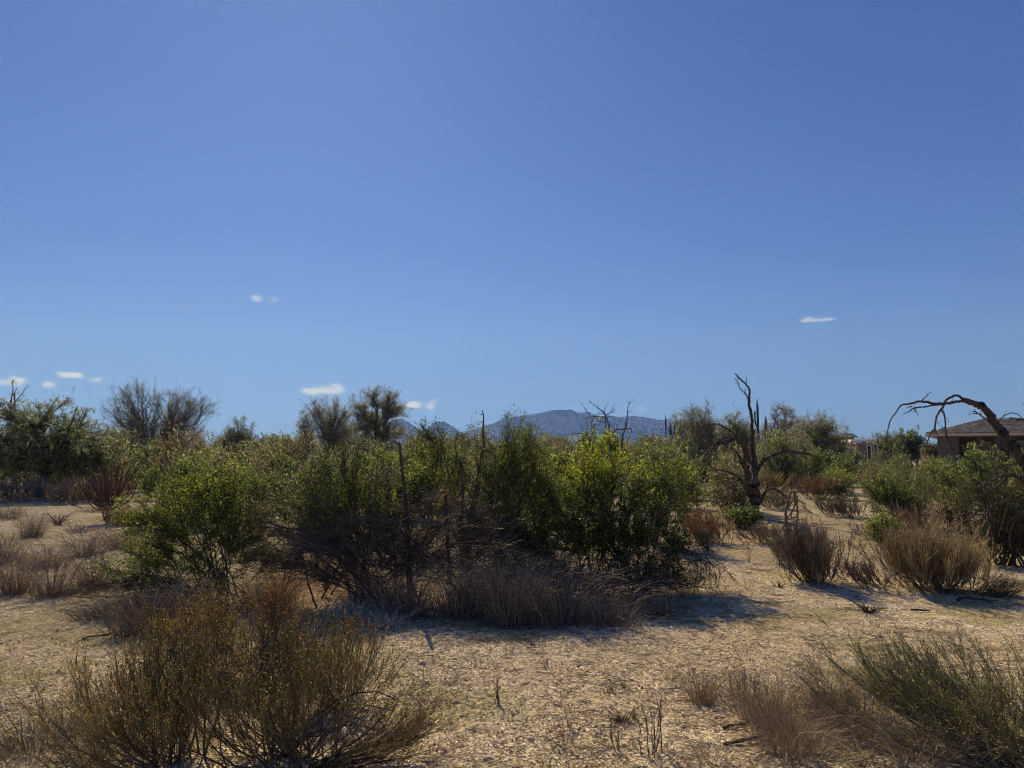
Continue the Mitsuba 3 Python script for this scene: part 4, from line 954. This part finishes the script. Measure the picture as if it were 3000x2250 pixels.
brooms('brush_clump', 'bleached twiggy brush at the foot of the small green bush on the right', (2575, 1580), .4, .5, 33, 7, 3, (.24, .21, .18), cat='brush', group=RB, col=(.17, .15, .13), r0=.005, spread=.3, rt=0.0035)


# ---- a few kinds of bush, whose meshes the distant ones share
keep_rng, rng = rng, np.random.default_rng(77)
KINDS = []
for i, (c, n, k, L, W, wc) in enumerate([([(0.112, 0.160, 0.064), (0.224, 0.280, 0.096)], 280, 4, .05, .024, DARK), ([(0.080, 0.120, 0.064), (0.176, 0.224, 0.104)], 280, 4, .05, .024, DARK), ([(0.144, 0.160, 0.096), (0.256, 0.264, 0.144)], 280, 3, .05, .02, (.09, .08, .07)),
                                         ([(0.176, 0.168, 0.096), (0.272, 0.248, 0.144)], 320, 2, .05, .016, (.11, .095, .08)), ([(0.144, 0.208, 0.048), (0.288, 0.352, 0.080)], 260, 4, .05, .026, DARK), ([(0.120, 0.144, 0.088), (0.208, 0.240, 0.136)], 320, 3, .05, .02, (.08, .072, .065))]):
    E = dome(.62, 1.0) + [(rng.uniform(-.35, .35), rng.uniform(-.3, .3), rng.uniform(.62, .85), .25, .25, .17) for _ in range(3)]
    w, f = bush(rng, np.zeros(3), E, n, 12, 60, .012, dict(n=k, L=L, W=W, cols=c, amt=.28, zbias=.6), spur=3, spur_len=.1, spread=.12, seed=90 + i, gaps=.36, gap_f=4, twig_r=.0024, col=wc)
    KINDS.append((w.ply('m_twig'), f.ply('m_leaf')))
rng = keep_rng


def kin(key, k, x, d, rx, H, turn):
    tw = T4().translate([x, d, 0]).rotate([0, 0, 1], turn).scale([rx, rx, H])
    part(key, 'branches', {**KINDS[k][0], 'to_world': tw})
    part(key, 'foliage', {**KINDS[k][1], 'to_world': tw}, None, 'stuff')


def leafy(name, label, x0, x1, yt, d, cols, n=520, L=.03, W=.017, spur=3, k=5, seed=1, group=None, cat='shrub', col=DARK, r0=.012, bare=0, gaps=.4, sl=.13, tw=.0022, low=.0, z0=0, lumps=()):
    b, rx, H = rect(x0, x1, yt, d)
    key = thing(name, label, cat, group)
    if d >= 19 and not bare:
        g = np.mean(cols, 0)
        kin(key, 4 if g[1] > .27 else 0 if g[1] > .2 else 2 if g[2] > .085 else 1, b[0], d, rx / .62, H * 1.04, seed * 77 % 360)
        return key
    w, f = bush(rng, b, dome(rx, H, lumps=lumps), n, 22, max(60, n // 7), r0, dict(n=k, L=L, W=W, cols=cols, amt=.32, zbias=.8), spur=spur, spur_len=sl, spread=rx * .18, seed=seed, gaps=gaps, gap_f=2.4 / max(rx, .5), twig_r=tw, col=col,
                bare=[(0, 0, H * .28, rx * .9, rx * .8, H * .24)] if bare else None, n_bare=bare)
    put(key, w, f)
    return key


G1 = 'leafy shrubs of the right half'
leafy('leafy_shrub', 'round dark green leafy bush in front of the shed at right', 2515, 2735, 1332, 15.5, [(0.072, 0.123, 0.043), (0.217, 0.290, 0.087)], 1000, .032, .020, seed=31, group=G1, bare=200)
leafy('leafy_shrub', 'small low green bush in front of the round dark green bush', 2536, 2632, 1492, 12.4, [(0.102, 0.174, 0.051), (0.246, 0.319, 0.102)], 320, .028, .016, seed=32, group=G1)
leafy('leafy_shrub', 'low dark green leafy bush before the trunk of the bare dead tree', 2115, 2232, 1478, 15.2, [(0.072, 0.131, 0.043), (0.189, 0.275, 0.072)], 420, .032, .02, seed=33, group=G1)
leafy('leafy_shrub', 'sparse leafy bush with bent bare limbs at the right edge', 2790, 3060, 1300, 10.2, [(.032, .05, .022), (.12, .15, .045)], 900, .022, .014, seed=34, group=G1, bare=420, r0=.016, gaps=.46)
leafy('leafy_shrub', 'bright green leaves around the foot of the arched trunk', 2925, 3040, 1305, 11.3, [(0.145, 0.217, 0.043), (0.348, 0.435, 0.072)], 420, .026, .017, seed=35, group=G1)
leafy('leafy_shrub', 'little bright yellow green bush beyond the brown brush at right', 2385, 2522, 1358, 27, [(0.145, 0.232, 0.036), (0.348, 0.435, 0.051)], 460, .06, .04, seed=36, group=G1, sl=.2, tw=.004)
leafy('leafy_shrub', 'bluish green spreading bush behind the little bright one', 2325, 2545, 1305, 34, [(0.087, 0.131, 0.065), (0.174, 0.239, 0.102)], 620, .07, .04, seed=37, group=G1, sl=.25, tw=.005, r0=.02)
leafy('leafy_shrub', 'bright green crown showing just right of the dead trunk', 2208, 2275, 1297, 36, [(0.131, 0.203, 0.029), (0.246, 0.319, 0.043)], 300, .08, .05, seed=38, group=G1, sl=.25, tw=.005)
leafy('leafy_shrub', 'pale green feathery bush behind the left arms of the dead tree', 2070, 2190, 1322, 27, [(0.116, 0.160, 0.058), (0.246, 0.290, 0.116)], 460, .06, .03, seed=39, group=G1, sl=.25, tw=.004)
leafy('leafy_shrub', 'sparse upright green bush in front of the house', 2800, 2955, 1286, 20, [(0.116, 0.160, 0.058), (0.232, 0.275, 0.102)], 480, .045, .02, seed=40, group=G1, sl=.22, tw=.003)
leafy('leafy_shrub', 'grey green bush right behind the bright green shrub of the thicket', 1925, 2075, 1322, 17, [(0.087, 0.123, 0.058), (0.203, 0.239, 0.102)], 380, .036, .02, seed=41, group=G1, sl=.18, tw=.003)
leafy('leafy_shrub', 'sparse grey olive shrub right of the round dark green bush', 2725, 2850, 1420, 14.5, [(0.116, 0.145, 0.065), (0.246, 0.261, 0.116)], 360, .03, .016, seed=42, group=G1, bare=120)

G2 = 'leafy shrubs behind the thicket, left half'
for i, (lab, x0, x1, yt, d, c) in enumerate([
        ('dark green dome shaped bush under the grey bare tree', 385, 520, 1280, 30, [(0.065, 0.109, 0.043), (0.145, 0.203, 0.072)]), ('pale green bush right of the big round tree at left', 240, 350, 1262, 33, [(0.131, 0.174, 0.065), (0.246, 0.304, 0.116)]),
        ('green bush with bright top behind the light green shrub', 545, 665, 1302, 29, [(0.102, 0.160, 0.043), (0.232, 0.304, 0.072)]), ('bright green rounded bush left of the dark tangled shrub', 620, 760, 1322, 21, [(0.131, 0.203, 0.043), (0.290, 0.377, 0.072)]),
        ('bright green bush just left of the thin straight snag', 745, 885, 1302, 23, [(0.116, 0.189, 0.043), (0.261, 0.348, 0.065)]), ('bright green bush seen right of the straight snag', 1085, 1185, 1285, 18, [(0.116, 0.189, 0.036), (0.275, 0.362, 0.058)]),
        ('bright green bush behind the thin sapling', 1190, 1300, 1308, 17, [(0.116, 0.189, 0.036), (0.275, 0.362, 0.058)]), ('low green bush at the edge of the left clearing', 400, 480, 1352, 24, [(0.102, 0.160, 0.043), (0.232, 0.290, 0.087)]),
        ('mid green bush below the grey bare tree on its right', 500, 600, 1330, 26, [(0.087, 0.138, 0.051), (0.189, 0.246, 0.087)]), ('dull green bush at the left of the dark dome', 320, 400, 1310, 29, [(0.102, 0.145, 0.065), (0.203, 0.246, 0.116)]),
        ('dull green bush between the two bright ones at left', 870, 1000, 1318, 26, [(0.087, 0.131, 0.058), (0.189, 0.232, 0.087)]), ('grey green bush in the gap left of the centre', 980, 1090, 1290, 27, [(0.102, 0.131, 0.065), (0.203, 0.232, 0.116)])]):
    leafy('leafy_shrub', lab, x0, x1, yt, d, c, 360, .0030 * d, .0018 * d, seed=50 + i, group=G2, sl=.01 * d, tw=.00018 * d, r0=.0007 * d, spur=3)
for lab, foot, H, R, c in (('grey brown brush at the far edge of the left clearing', (390, 1432), 1.1, 1.1, (.20, .16, .12)), ('rusty brown brush behind the ocotillo', (325, 1470), .8, .9, (.22, .13, .09)), ('grey brush below the round tree at left', (60, 1470), .9, 1.6, (.17, .14, .12)), ('grey brush right of the round tree trunk', (215, 1475), .8, 1.1, (.17, .13, .11)), ('brown brush in the gap of the thicket', (1330, 1470), .8, 1.2, (.24, .18, .12))):
    brooms('brush_clump', lab, foot, H, R, 60, 8, 4, c, cat='brush', group='brush clumps of the left half', col=(.1, .08, .07), r0=.007, spread=.4, rt=0.0061)

for i, (lab, x0, x1, yt, d, c) in enumerate([
        ('olive bush close behind the left end of the thicket', 640, 800, 1440, 13.5, [(.12, .14, .05), (.24, .24, .09)]), ('grey green bush close behind the dark tangled shrub', 860, 1040, 1400, 14, [(.09, .12, .05), (.19, .22, .08)]),
        ('low green bush behind the straight snag', 1060, 1190, 1420, 13.5, [(.10, .14, .04), (.22, .26, .07)]), ('dull green bush behind the forked snag', 1390, 1520, 1345, 15, [(.09, .12, .05), (.18, .2, .08)]),
        ('dark green bush behind the middle of the thicket', 1520, 1660, 1330, 16, [(.08, .11, .04), (.17, .21, .06)])]):
    leafy('leafy_shrub', lab, x0, x1, yt, d, c, 360, .0028 * d, .0017 * d, seed=150 + i, group=G2, sl=.01 * d, tw=.00018 * d, r0=.0007 * d, spur=3)

dead('dead_limbs', 'bent bare limbs with twigs hanging down before the sparse bush at the right edge', 'branch', 9.6,
     [('limb', 0, 9, 4, [(3010, 1420), (2965, 1392), (2924, 1398), (2896, 1416), (2871, 1425), (2846, 1432)]), ('limb', -.1, 6, 2, [(2950, 1400), (2905, 1436), (2877, 1448), (2845, 1458), (2817, 1464)]), ('limb', .2, 6, 2, [(2930, 1420), (2890, 1446), (2871, 1455), (2830, 1475), (2792, 1492)]),
      ('limb', 0, 8, 2.5, [(3020, 1450), (2960, 1462), (2906, 1483), (2871, 1492), (2842, 1515), (2817, 1535)]), ('limb', -.2, 6, 2.5, [(2900, 1440), (2884, 1472), (2886, 1520), (2896, 1575)]), ('limb', -.2, 6, 3, [(2900, 1486), (2893, 1513), (2900, 1545), (2906, 1570)]), ('limb', 0, 5, 2, [(2896, 1500), (2887, 1526), (2878, 1550), (2873, 1572)]),
      ('limb', .3, 8, 3, [(3040, 1480), (2990, 1500), (2965, 1540), (2958, 1580), (2962, 1610)]), ('limb', .1, 5, 2, [(2960, 1465), (2940, 1520), (2925, 1570)]), ('limb', -.1, 4, 1.5, [(2840, 1345), (2870, 1370), (2900, 1385), (2935, 1395)]), ('limb', -.1, 4, 1.5, [(2800, 1325), (2830, 1340), (2862, 1362), (2890, 1384)])], col=(.055, .047, .042), sides=6, tip=(.09, .08, .07))

# ---- ocotillo
b = gp(312, 1532)
key = thing('ocotillo', 'fan shaped dark leafless ocotillo in the left clearing', 'shrub')
A = Acc()
n = 26
az, th = rng.uniform(0, 2 * np.pi, n), np.radians(6 + 40 * rng.uniform(0, 1, n))
p0 = np.c_[np.cos(az) * .05, np.sin(az) * .05, np.full(n, .3)]
Ln = rng.uniform(.75, 1.2, n)
p2 = p0 + np.c_[np.cos(az) * np.sin(th), np.sin(az) * np.sin(th), np.cos(th)] * Ln[:, None]
p1 = p0 + (p2 - p0) * [.75, .75, .4]
P = bez(p0, p1, p2, 9, rng, .05)
trunk = Acc()
tubes(trunk, bez(np.array([[.05, 0, -.05]]), np.array([[0, 0, .2]]), np.array([[-.02, 0, .34]]), 6, rng, .05) + b, np.array([[.062, .05, .046, .046, .05, .04]]), np.array([(.06, .05, .045)]), 8)
part(key, 'trunk', trunk.ply('m_wood', True))
for q in P:
    a = Acc()
    tubes(a, q[None] + b, np.linspace(.022, .010, 9)[None] * rng.uniform(.85, 1.15, (1, 9)), jit(rng, (.09, .06, .05), 1, .2), 5)
    part(key, 'wand', a.ply('m_wood', True))
for pts in ([(320, 1525), (345, 1480), (375, 1450), (388, 1447)], [(318, 1528), (332, 1470), (348, 1420), (372, 1385), (394, 1362)], [(308, 1525), (285, 1450), (272, 1410), (270, 1392)]):
    for _, q in limb_paths(rng, 16.2, [('wand', 0, 4.5, 2, pts)], (.09, .06, .05), 5):
        part(key, 'wand', q.ply('m_wood', True))

# ---- trees
def tree(name, label, x0, x1, yt, d, cols, n, crown, tr, L, W, spur=5, k=3, seed=1, gaps=.4, tw=.006, r0=.06, col=(.10, .09, .08), group=None, k1=16, bare_low=0, spread=.1, up=.25, sl=None):
    """crown: list of (u, v, ru, rv) ellipsoids, u across and v up, in units of half width and height."""
    b, rx, H = rect(x0, x1, yt, d)
    key = thing(name, label, 'tree', group)
    E = [(u * rx, 0, v * H, ru * rx * 1.12, ru * rx, rv * H * 1.05) for u, v, ru, rv in crown]
    w, f = bush(rng, b, E, int(n * 1.1), k1, n // 7, r0, dict(n=k, L=L * 1.1, W=W * 1.2, cols=cols, amt=.25) if k else None, spur=max(spur - 1, 3), spur_len=sl or .05 * H, spread=spread, seed=seed, gaps=gaps, gap_f=9 / H, twig_r=tw, col=col, up=up,
                trunk=None if tr is None else (tr[0] * rx, 0, tr[1] * H), bare=[(0, 0, H * .2, rx * .8, rx * .7, H * .14)] if bare_low else None, n_bare=bare_low)
    put(key, w, f, wname='trunk_and_limbs', fname='crown')
    return key


tree('round_tree', 'big round mesquite tree with dark trunk at the left edge', -80, 335, 1146, 25.5, [(0.128, 0.162, 0.102), (0.255, 0.306, 0.170)], 2150, [(0, .68, .75, .3), (-.5, .55, .6, .28), (.45, .5, .55, .28), (.1, .42, .95, .22), (.75, .36, .3, .24), (-.7, .36, .5, .25), (.45, .3, .4, .16), (-.3, .3, .5, .14)], (.12, .22), .065, .026, 5, 6, 71, .29, .0042, .085, DARK, k1=20, spread=.1)
tree('bare_tree', 'grey fine twigged nearly leafless tree standing tall left of centre', 300, 640, 1104, 46, [(.15, .165, .105), (.23, .24, .155)], 1800, [(-.42, .82, .36, .17), (-.6, .62, .38, .25), (.0, .68, .42, .2), (.42, .72, .4, .2), (.7, .72, .3, .18), (.3, .5, .5, .22), (-.3, .45, .6, .2)], None, .085, .018, 4, 4, 72, .42, .0052, .075, (.115, .105, .09), k1=24, spread=.5, up=.1)
tree('round_tree', 'rounded grey green tree left of the tall pair', 640, 765, 1208, 50, [(0.136, 0.162, 0.102), (0.238, 0.272, 0.153)], 656, [(0, .65, .75, .3), (-.3, .45, .65, .3), (.3, .45, .65, .3)], None, .10, .03, 5, 3, 73, .36, .008, .05, (.09, .08, .075), spread=.5)
PV = 'tall pair of palo verde trees left of the mountain'
tree('tall_tree', 'left one of the tall pair, broad and grey olive', 880, 1045, 1148, 46, [(.22, .24, .15), (.32, .335, .22)], 1500, [(.1, .8, .6, .2), (-.5, .68, .5, .26), (.5, .68, .5, .26), (0, .45, 1.0, .3), (-.75, .5, .3, .3), (.75, .5, .3, .3)], None, .10, .022, 4, 4, 74, .42, .0055, .06, (0.160, 0.141, 0.120), group=PV, spread=.6, up=.1)
tree('tall_tree', 'right one of the tall pair, taller with a forked dark trunk', 1020, 1198, 1122, 44, [(.22, .24, .15), (.32, .335, .22)], 1600, [(-.1, .84, .5, .15), (.35, .76, .45, .18), (-.5, .74, .45, .2), (.75, .66, .3, .16), (-.1, .6, .8, .2), (-.4, .45, .65, .25), (.4, .42, .6, .22)], (.05, .3), .10, .024, 4, 4, 75, .43, .0055, .085, (0.096, 0.083, 0.074), group=PV)
PR = 'palo verde trees behind the bare dead tree'
tree('palo_verde', 'grey green tree left behind the bare dead tree', 1955, 2110, 1172, 40, [(.22, .24, .15), (.32, .335, .22)], 880, [(.2, .82, .45, .18), (-.4, .7, .5, .22), (.5, .62, .45, .28), (0, .45, .9, .3)], None, .09, .022, 5, 4, 76, .36, .0062, .05, (0.144, 0.128, 0.112), group=PR, spread=.5, up=.1)
tree('palo_verde', 'grey green tree directly behind the pointed dead top', 2085, 2215, 1200, 43, [(.22, .24, .15), (.32, .335, .22)], 800, [(0, .75, .8, .24), (-.3, .5, .8, .3), (.4, .5, .7, .3)], None, .09, .022, 5, 4, 77, .36, .0066, .05, (0.144, 0.128, 0.112), group=PR, spread=.5, up=.1)
tree('palo_verde', 'airy tree with sky showing through right of the saguaros', 2225, 2345, 1182, 44, [(.22, .24, .15), (.32, .335, .22)], 560, [(.1, .84, .7, .15), (.45, .7, .5, .18), (-.4, .6, .5, .2), (0, .45, .9, .2)], (-.1, .42), .09, .018, 5, 2, 78, .42, .007, .05, (0.144, 0.125, 0.112), group=PR)
tree('palo_verde', 'broad brownish tree low between the airy tree and the rightmost one', 2210, 2390, 1245, 38, [(.22, .24, .15), (.32, .335, .22)], 800, [(0, .62, .85, .32), (-.4, .45, .6, .32), (.4, .45, .6, .32)], None, .08, .02, 5, 3, 79, .36, .006, .05, (0.160, 0.136, 0.115), group=PR, spread=.6)
tree('palo_verde', 'rightmost feathery tree, its branches reaching out toward the trailer', 2315, 2495, 1204, 40, [(.22, .24, .15), (.32, .335, .22)], 960, [(-.2, .78, .6, .22), (.35, .66, .5, .26), (-.3, .45, .8, .3), (.75, .45, .3, .2)], None, .09, .022, 5, 4, 80, .38, .0062, .05, (0.112, 0.099, 0.088), group=PR, spread=.6, up=.1)
PB = 'palo verde trees farther back'
src = [k for k in scene if k.startswith('palo_verde') and k.endswith('__trunk_and_limbs')]
for q, (lab, px, yt, d, sc) in enumerate([('far palo verde peeping between the two trees left of the bare dead tree', 2065, 1215, 58, 1.3), ('far palo verde just left of the tall saguaro', 2170, 1212, 60, 1.3), ('far palo verde just right of the short thick saguaro', 2275, 1222, 62, 1.4), ('far palo verde filling the gap left of the rightmost feathery tree', 2350, 1215, 60, 1.3),
                                        ('far palo verde left of the many armed saguaro', 1915, 1262, 66, 1.1), ('far palo verde right of the rounded tree by the tall pair', 800, 1262, 70, 1.2), ('far palo verde left of the rounded tree by the tall pair', 660, 1258, 72, 1.2), ('far palo verde right of the tall pair', 1240, 1262, 62, 1.2), ('far palo verde in the gap before the thin sapling', 1330, 1268, 64, 1.2)]):
    o = src[q % len(src)].split('__')[0]
    key = thing('palo_verde', lab, 'tree', PB)
    v = meshkit.WRITTEN[scene[o + '__crown']['filename']][0]
    c, x, H = (v[:, :2].max(0) + v[:, :2].min(0)) / 2, at(px, 1300, d)[0], at(px, yt, d)[2]
    tw = T4().translate([x, d, 0]).rotate([0, 0, 1], 40 + 70 * q).scale([sc, sc, H / float(v[:, 2].max())]).translate([-float(c[0]), -float(c[1]), 0])
    for p in ('trunk_and_limbs', 'crown'):
        part(key, p, {**scene[o + '__' + p], 'to_world': tw}, None, 'stuff' if p == 'crown' else None)

TS = 'round trees between the trailer and the house'
tree('round_tree', 'olive tree partly hiding the white trailer', 2545, 2660, 1256, 66, [(0.119, 0.145, 0.076), (0.238, 0.264, 0.136)], 574, [(-.2, .72, .7, .26), (.3, .55, .7, .3), (-.3, .4, .7, .3)], None, .15, .05, 4, 3, 81, .36, .01, .06, (.08, .07, .06), group=TS, spread=.6)
tree('round_tree', 'dark green tree midway between the trailer and the house', 2605, 2715, 1252, 62, [(0.085, 0.128, 0.076), (0.187, 0.246, 0.128)], 656, [(0, .7, .7, .28), (-.4, .5, .6, .3), (.45, .48, .55, .3)], None, .15, .06, 4, 4, 82, .38, .01, .06, (.06, .052, .046), group=TS, spread=.6)
tree('round_tree', 'low dull tree touching the left end of the house', 2690, 2770, 1288, 55, [(0.102, 0.119, 0.068), (0.204, 0.221, 0.119)], 410, [(0, .65, .85, .34), (0, .4, .9, .3)], None, .13, .05, 4, 3, 83, .36, .009, .05, (.08, .07, .06), group=TS, spread=.6)


# ---- saguaros
def column(p0, p1, p2, r, n=10, ribs=13):
    t = np.linspace(0, 1, n)[:, None]
    c = (1 - t) ** 2 * p0 + 2 * t * (1 - t) * p1 + t * t * p2
    m = ribs * 2
    rr = r * np.where(t[:, 0] > .9, np.sqrt(np.clip(1 - ((t[:, 0] - .9) / .1) ** 2, .02, 1)), 1) * (.86 + .14 * np.clip(t[:, 0] * 4, 0, 1))
    tg = nrm(np.gradient(c, axis=0))
    a = nrm(np.cross(tg, [.2, 1, .1]))
    b = np.cross(tg, a)
    ang = np.arange(m) * 2 * np.pi / m
    w = np.where(np.arange(m) % 2, .86, 1.06)
    V = c[:, None] + (rr[:, None] * w)[..., None] * (np.cos(ang)[None, :, None] * a[:, None] + np.sin(ang)[None, :, None] * b[:, None])
    i, j = np.meshgrid(np.arange(n - 1), np.arange(m), indexing='ij')
    F = np.stack([i * m + j, i * m + (j + 1) % m, (i + 1) * m + (j + 1) % m, (i + 1) * m + j], -1).reshape(-1, 4)
    F = np.vstack([F[:, [0, 1, 2]], F[:, [0, 2, 3]], [[(n - 1) * m, (n - 1) * m + q, (n - 1) * m + q + 1] for q in range(1, m - 1)]])
    return V.reshape(-1, 3), F


def saguaro(label, px, yt, d, wpx, arms=(), col=(.065, .075, .05)):
    """arms: (top px, top py, elbow py)."""
    key = thing('saguaro', label, 'cactus', 'saguaro cacti')
    top, r = at(px, yt, d), wpx / 2 * d / FPX
    base = np.array([top[0], d, -.1])
    V, F = column(base, (base + top) / 2, top, r)
    part(key, 'trunk', mikit.ply((V, F), 'm_twig', True, color=np.broadcast_to(col, V.shape)))
    for x, y, ye in arms:
        tp, e0 = at(x, y, d - .15), np.array([top[0], d, at(px, ye, d)[2]])
        V1, F1 = column(e0, np.array([tp[0], tp[1], e0[2] - .1]), np.array([tp[0], tp[1], e0[2] + .7]), r * .72, 7)
        V2, F2 = column(np.array([tp[0], tp[1], e0[2] + .55]), np.array([tp[0], tp[1], e0[2] + .9]), tp, r * .74)
        part(key, 'arm', mikit.ply((np.vstack([V1, V2]), np.vstack([F1, F2 + len(V1)])), 'm_twig', True, color=np.broadcast_to(col, (len(V1) + len(V2), 3))))


saguaro('tall saguaro with a shorter arm just right of the dead tree top', 2218, 1168, 48, 6.5, [(2211, 1204, 1250)])
saguaro('short thick saguaro among the branches right of the tall one', 2243, 1218, 47, 7.5)
saguaro('saguaro column left of the small many armed cluster', 1950, 1214, 55, 4)
saguaro('many armed small saguaro in the notch before the mountain', 1966, 1243, 54, 4, [(1959, 1250, 1280), (1963, 1236, 1282), (1972, 1252, 1284), (1976, 1246, 1280), (1979, 1236, 1283)])
saguaro('tiny saguaro tip above the house roof', 2760, 1245, 85, 4)

leafy('dry_bush', 'pale pinkish dry bush in the scrub below the arched branch', 2690, 2765, 1326, 36, [(.26, .21, .18), (.36, .29, .25)], 300, .07, .05, seed=61, sl=.2, tw=.005, r0=.02, bare=10)

# ---- far scrub: a few kinds, many plants
rng = np.random.default_rng(78)
DESC = ['mid green bush', 'dark green bush', 'grey green bush', 'brownish olive bush', 'fresh green bush', 'dull grey bush']
spots = []
for _ in range(9000):
    px = rng.uniform(-60, 3060)
    d = 24 * np.exp(rng.uniform(0, 1) ** .8 * np.log(170 / 24))
    x = at(px, 1300, d)[0]
    if px < 520 and d < 27:
        continue
    if 2230 < px < 2520 and d < 30:
        continue
    if px > 2420 and (d < 38 or px > 2470 and d < 112):
        continue
    s = rng.uniform(1.1, 2.1) * (1 + .35 * min(d / 100, 1))
    if any((x - q[0]) ** 2 + (d - q[1]) ** 2 < (.52 * (s + q[2]) * (1 + d / 90)) ** 2 for q in spots):
        continue
    spots.append((x, d, s, px))
    if len(spots) >= 250:
        break
for px0, px1, d0, d1, m in ((540, 1560, 12.5, 25, 34), (1560, 2230, 18, 30, 14), (2250, 2560, 24, 34, 8), (-40, 260, 28, 34, 5), (2460, 2800, 19, 44, 17)):
    for _ in range(m):
        px, d = rng.uniform(px0, px1), rng.uniform(d0, d1)
        spots.append((at(px, 1300, d)[0], d, rng.uniform(.8, 1.3), px))
for x, d, s, px in spots:
    k = rng.choice(6, p=[.22, .2, .2, .14, .06, .18])
    H = rng.uniform(1.3, 2.5) * (1 + min(d, 120) / 160) * (.66 if 2440 < px < 2810 and d < 50 else .72 if d < 24 else 1.12 if d > 38 else 1)
    zone = next(z for lim, z in ((260, 'behind the round left tree'), (640, 'around the grey bare tree'), (880, 'right of the grey bare tree'), (1200, 'around the tall pair of trees'), (1560, 'behind the thicket middle'),
                                 (1960, 'below the mountain'), (2240, 'behind the bare dead tree'), (2500, 'left of the trailer'), (9999, 'between trailer and house')) if px < lim)
    sz = 'tall ' if H > 2.7 else 'low ' if H < 2.1 else ''
    row = 'close behind the thicket' if d < 24 else 'in the near row' if d < 36 else 'in the middle row' if d < 70 else 'in the farthest row'
    key = thing('desert_bush', f'{sz}{DESC[k]} {row} {zone}', 'bush', f'{sz}{DESC[k]} {row} {zone}')
    kin(key, k, x, d, s * 1.1, H, rng.uniform(0, 360))

ORD = {7: ['leftmost', 'second', 'third', 'middle', 'fifth', 'sixth', 'rightmost'], 6: ['leftmost', 'second', 'third', 'fourth', 'fifth', 'rightmost'], 2: ['leftmost', 'rightmost'], 3: ['leftmost', 'middle', 'rightmost'], 4: ['leftmost', 'second', 'third', 'rightmost'], 5: ['leftmost', 'second', 'middle', 'fourth', 'rightmost']}
same = {}
for k in scene:
    if k.startswith('desert_bush') and k.endswith('__foliage'):
        k = k.split('__')[0]
        same.setdefault(labels[k]['label'], []).append(k)
for lab, ks in same.items():
    if 1 < len(ks) < 8:
        m = lambda k: np.array(T4(scene[k + '__branches']['to_world']).matrix)  # noqa: E731
        ks.sort(key=lambda k: m(k)[0, 3] / m(k)[1, 3])
        for k, o in zip(ks, ORD[len(ks)]):
            labels[k]['label'] = f'{o} {lab}'
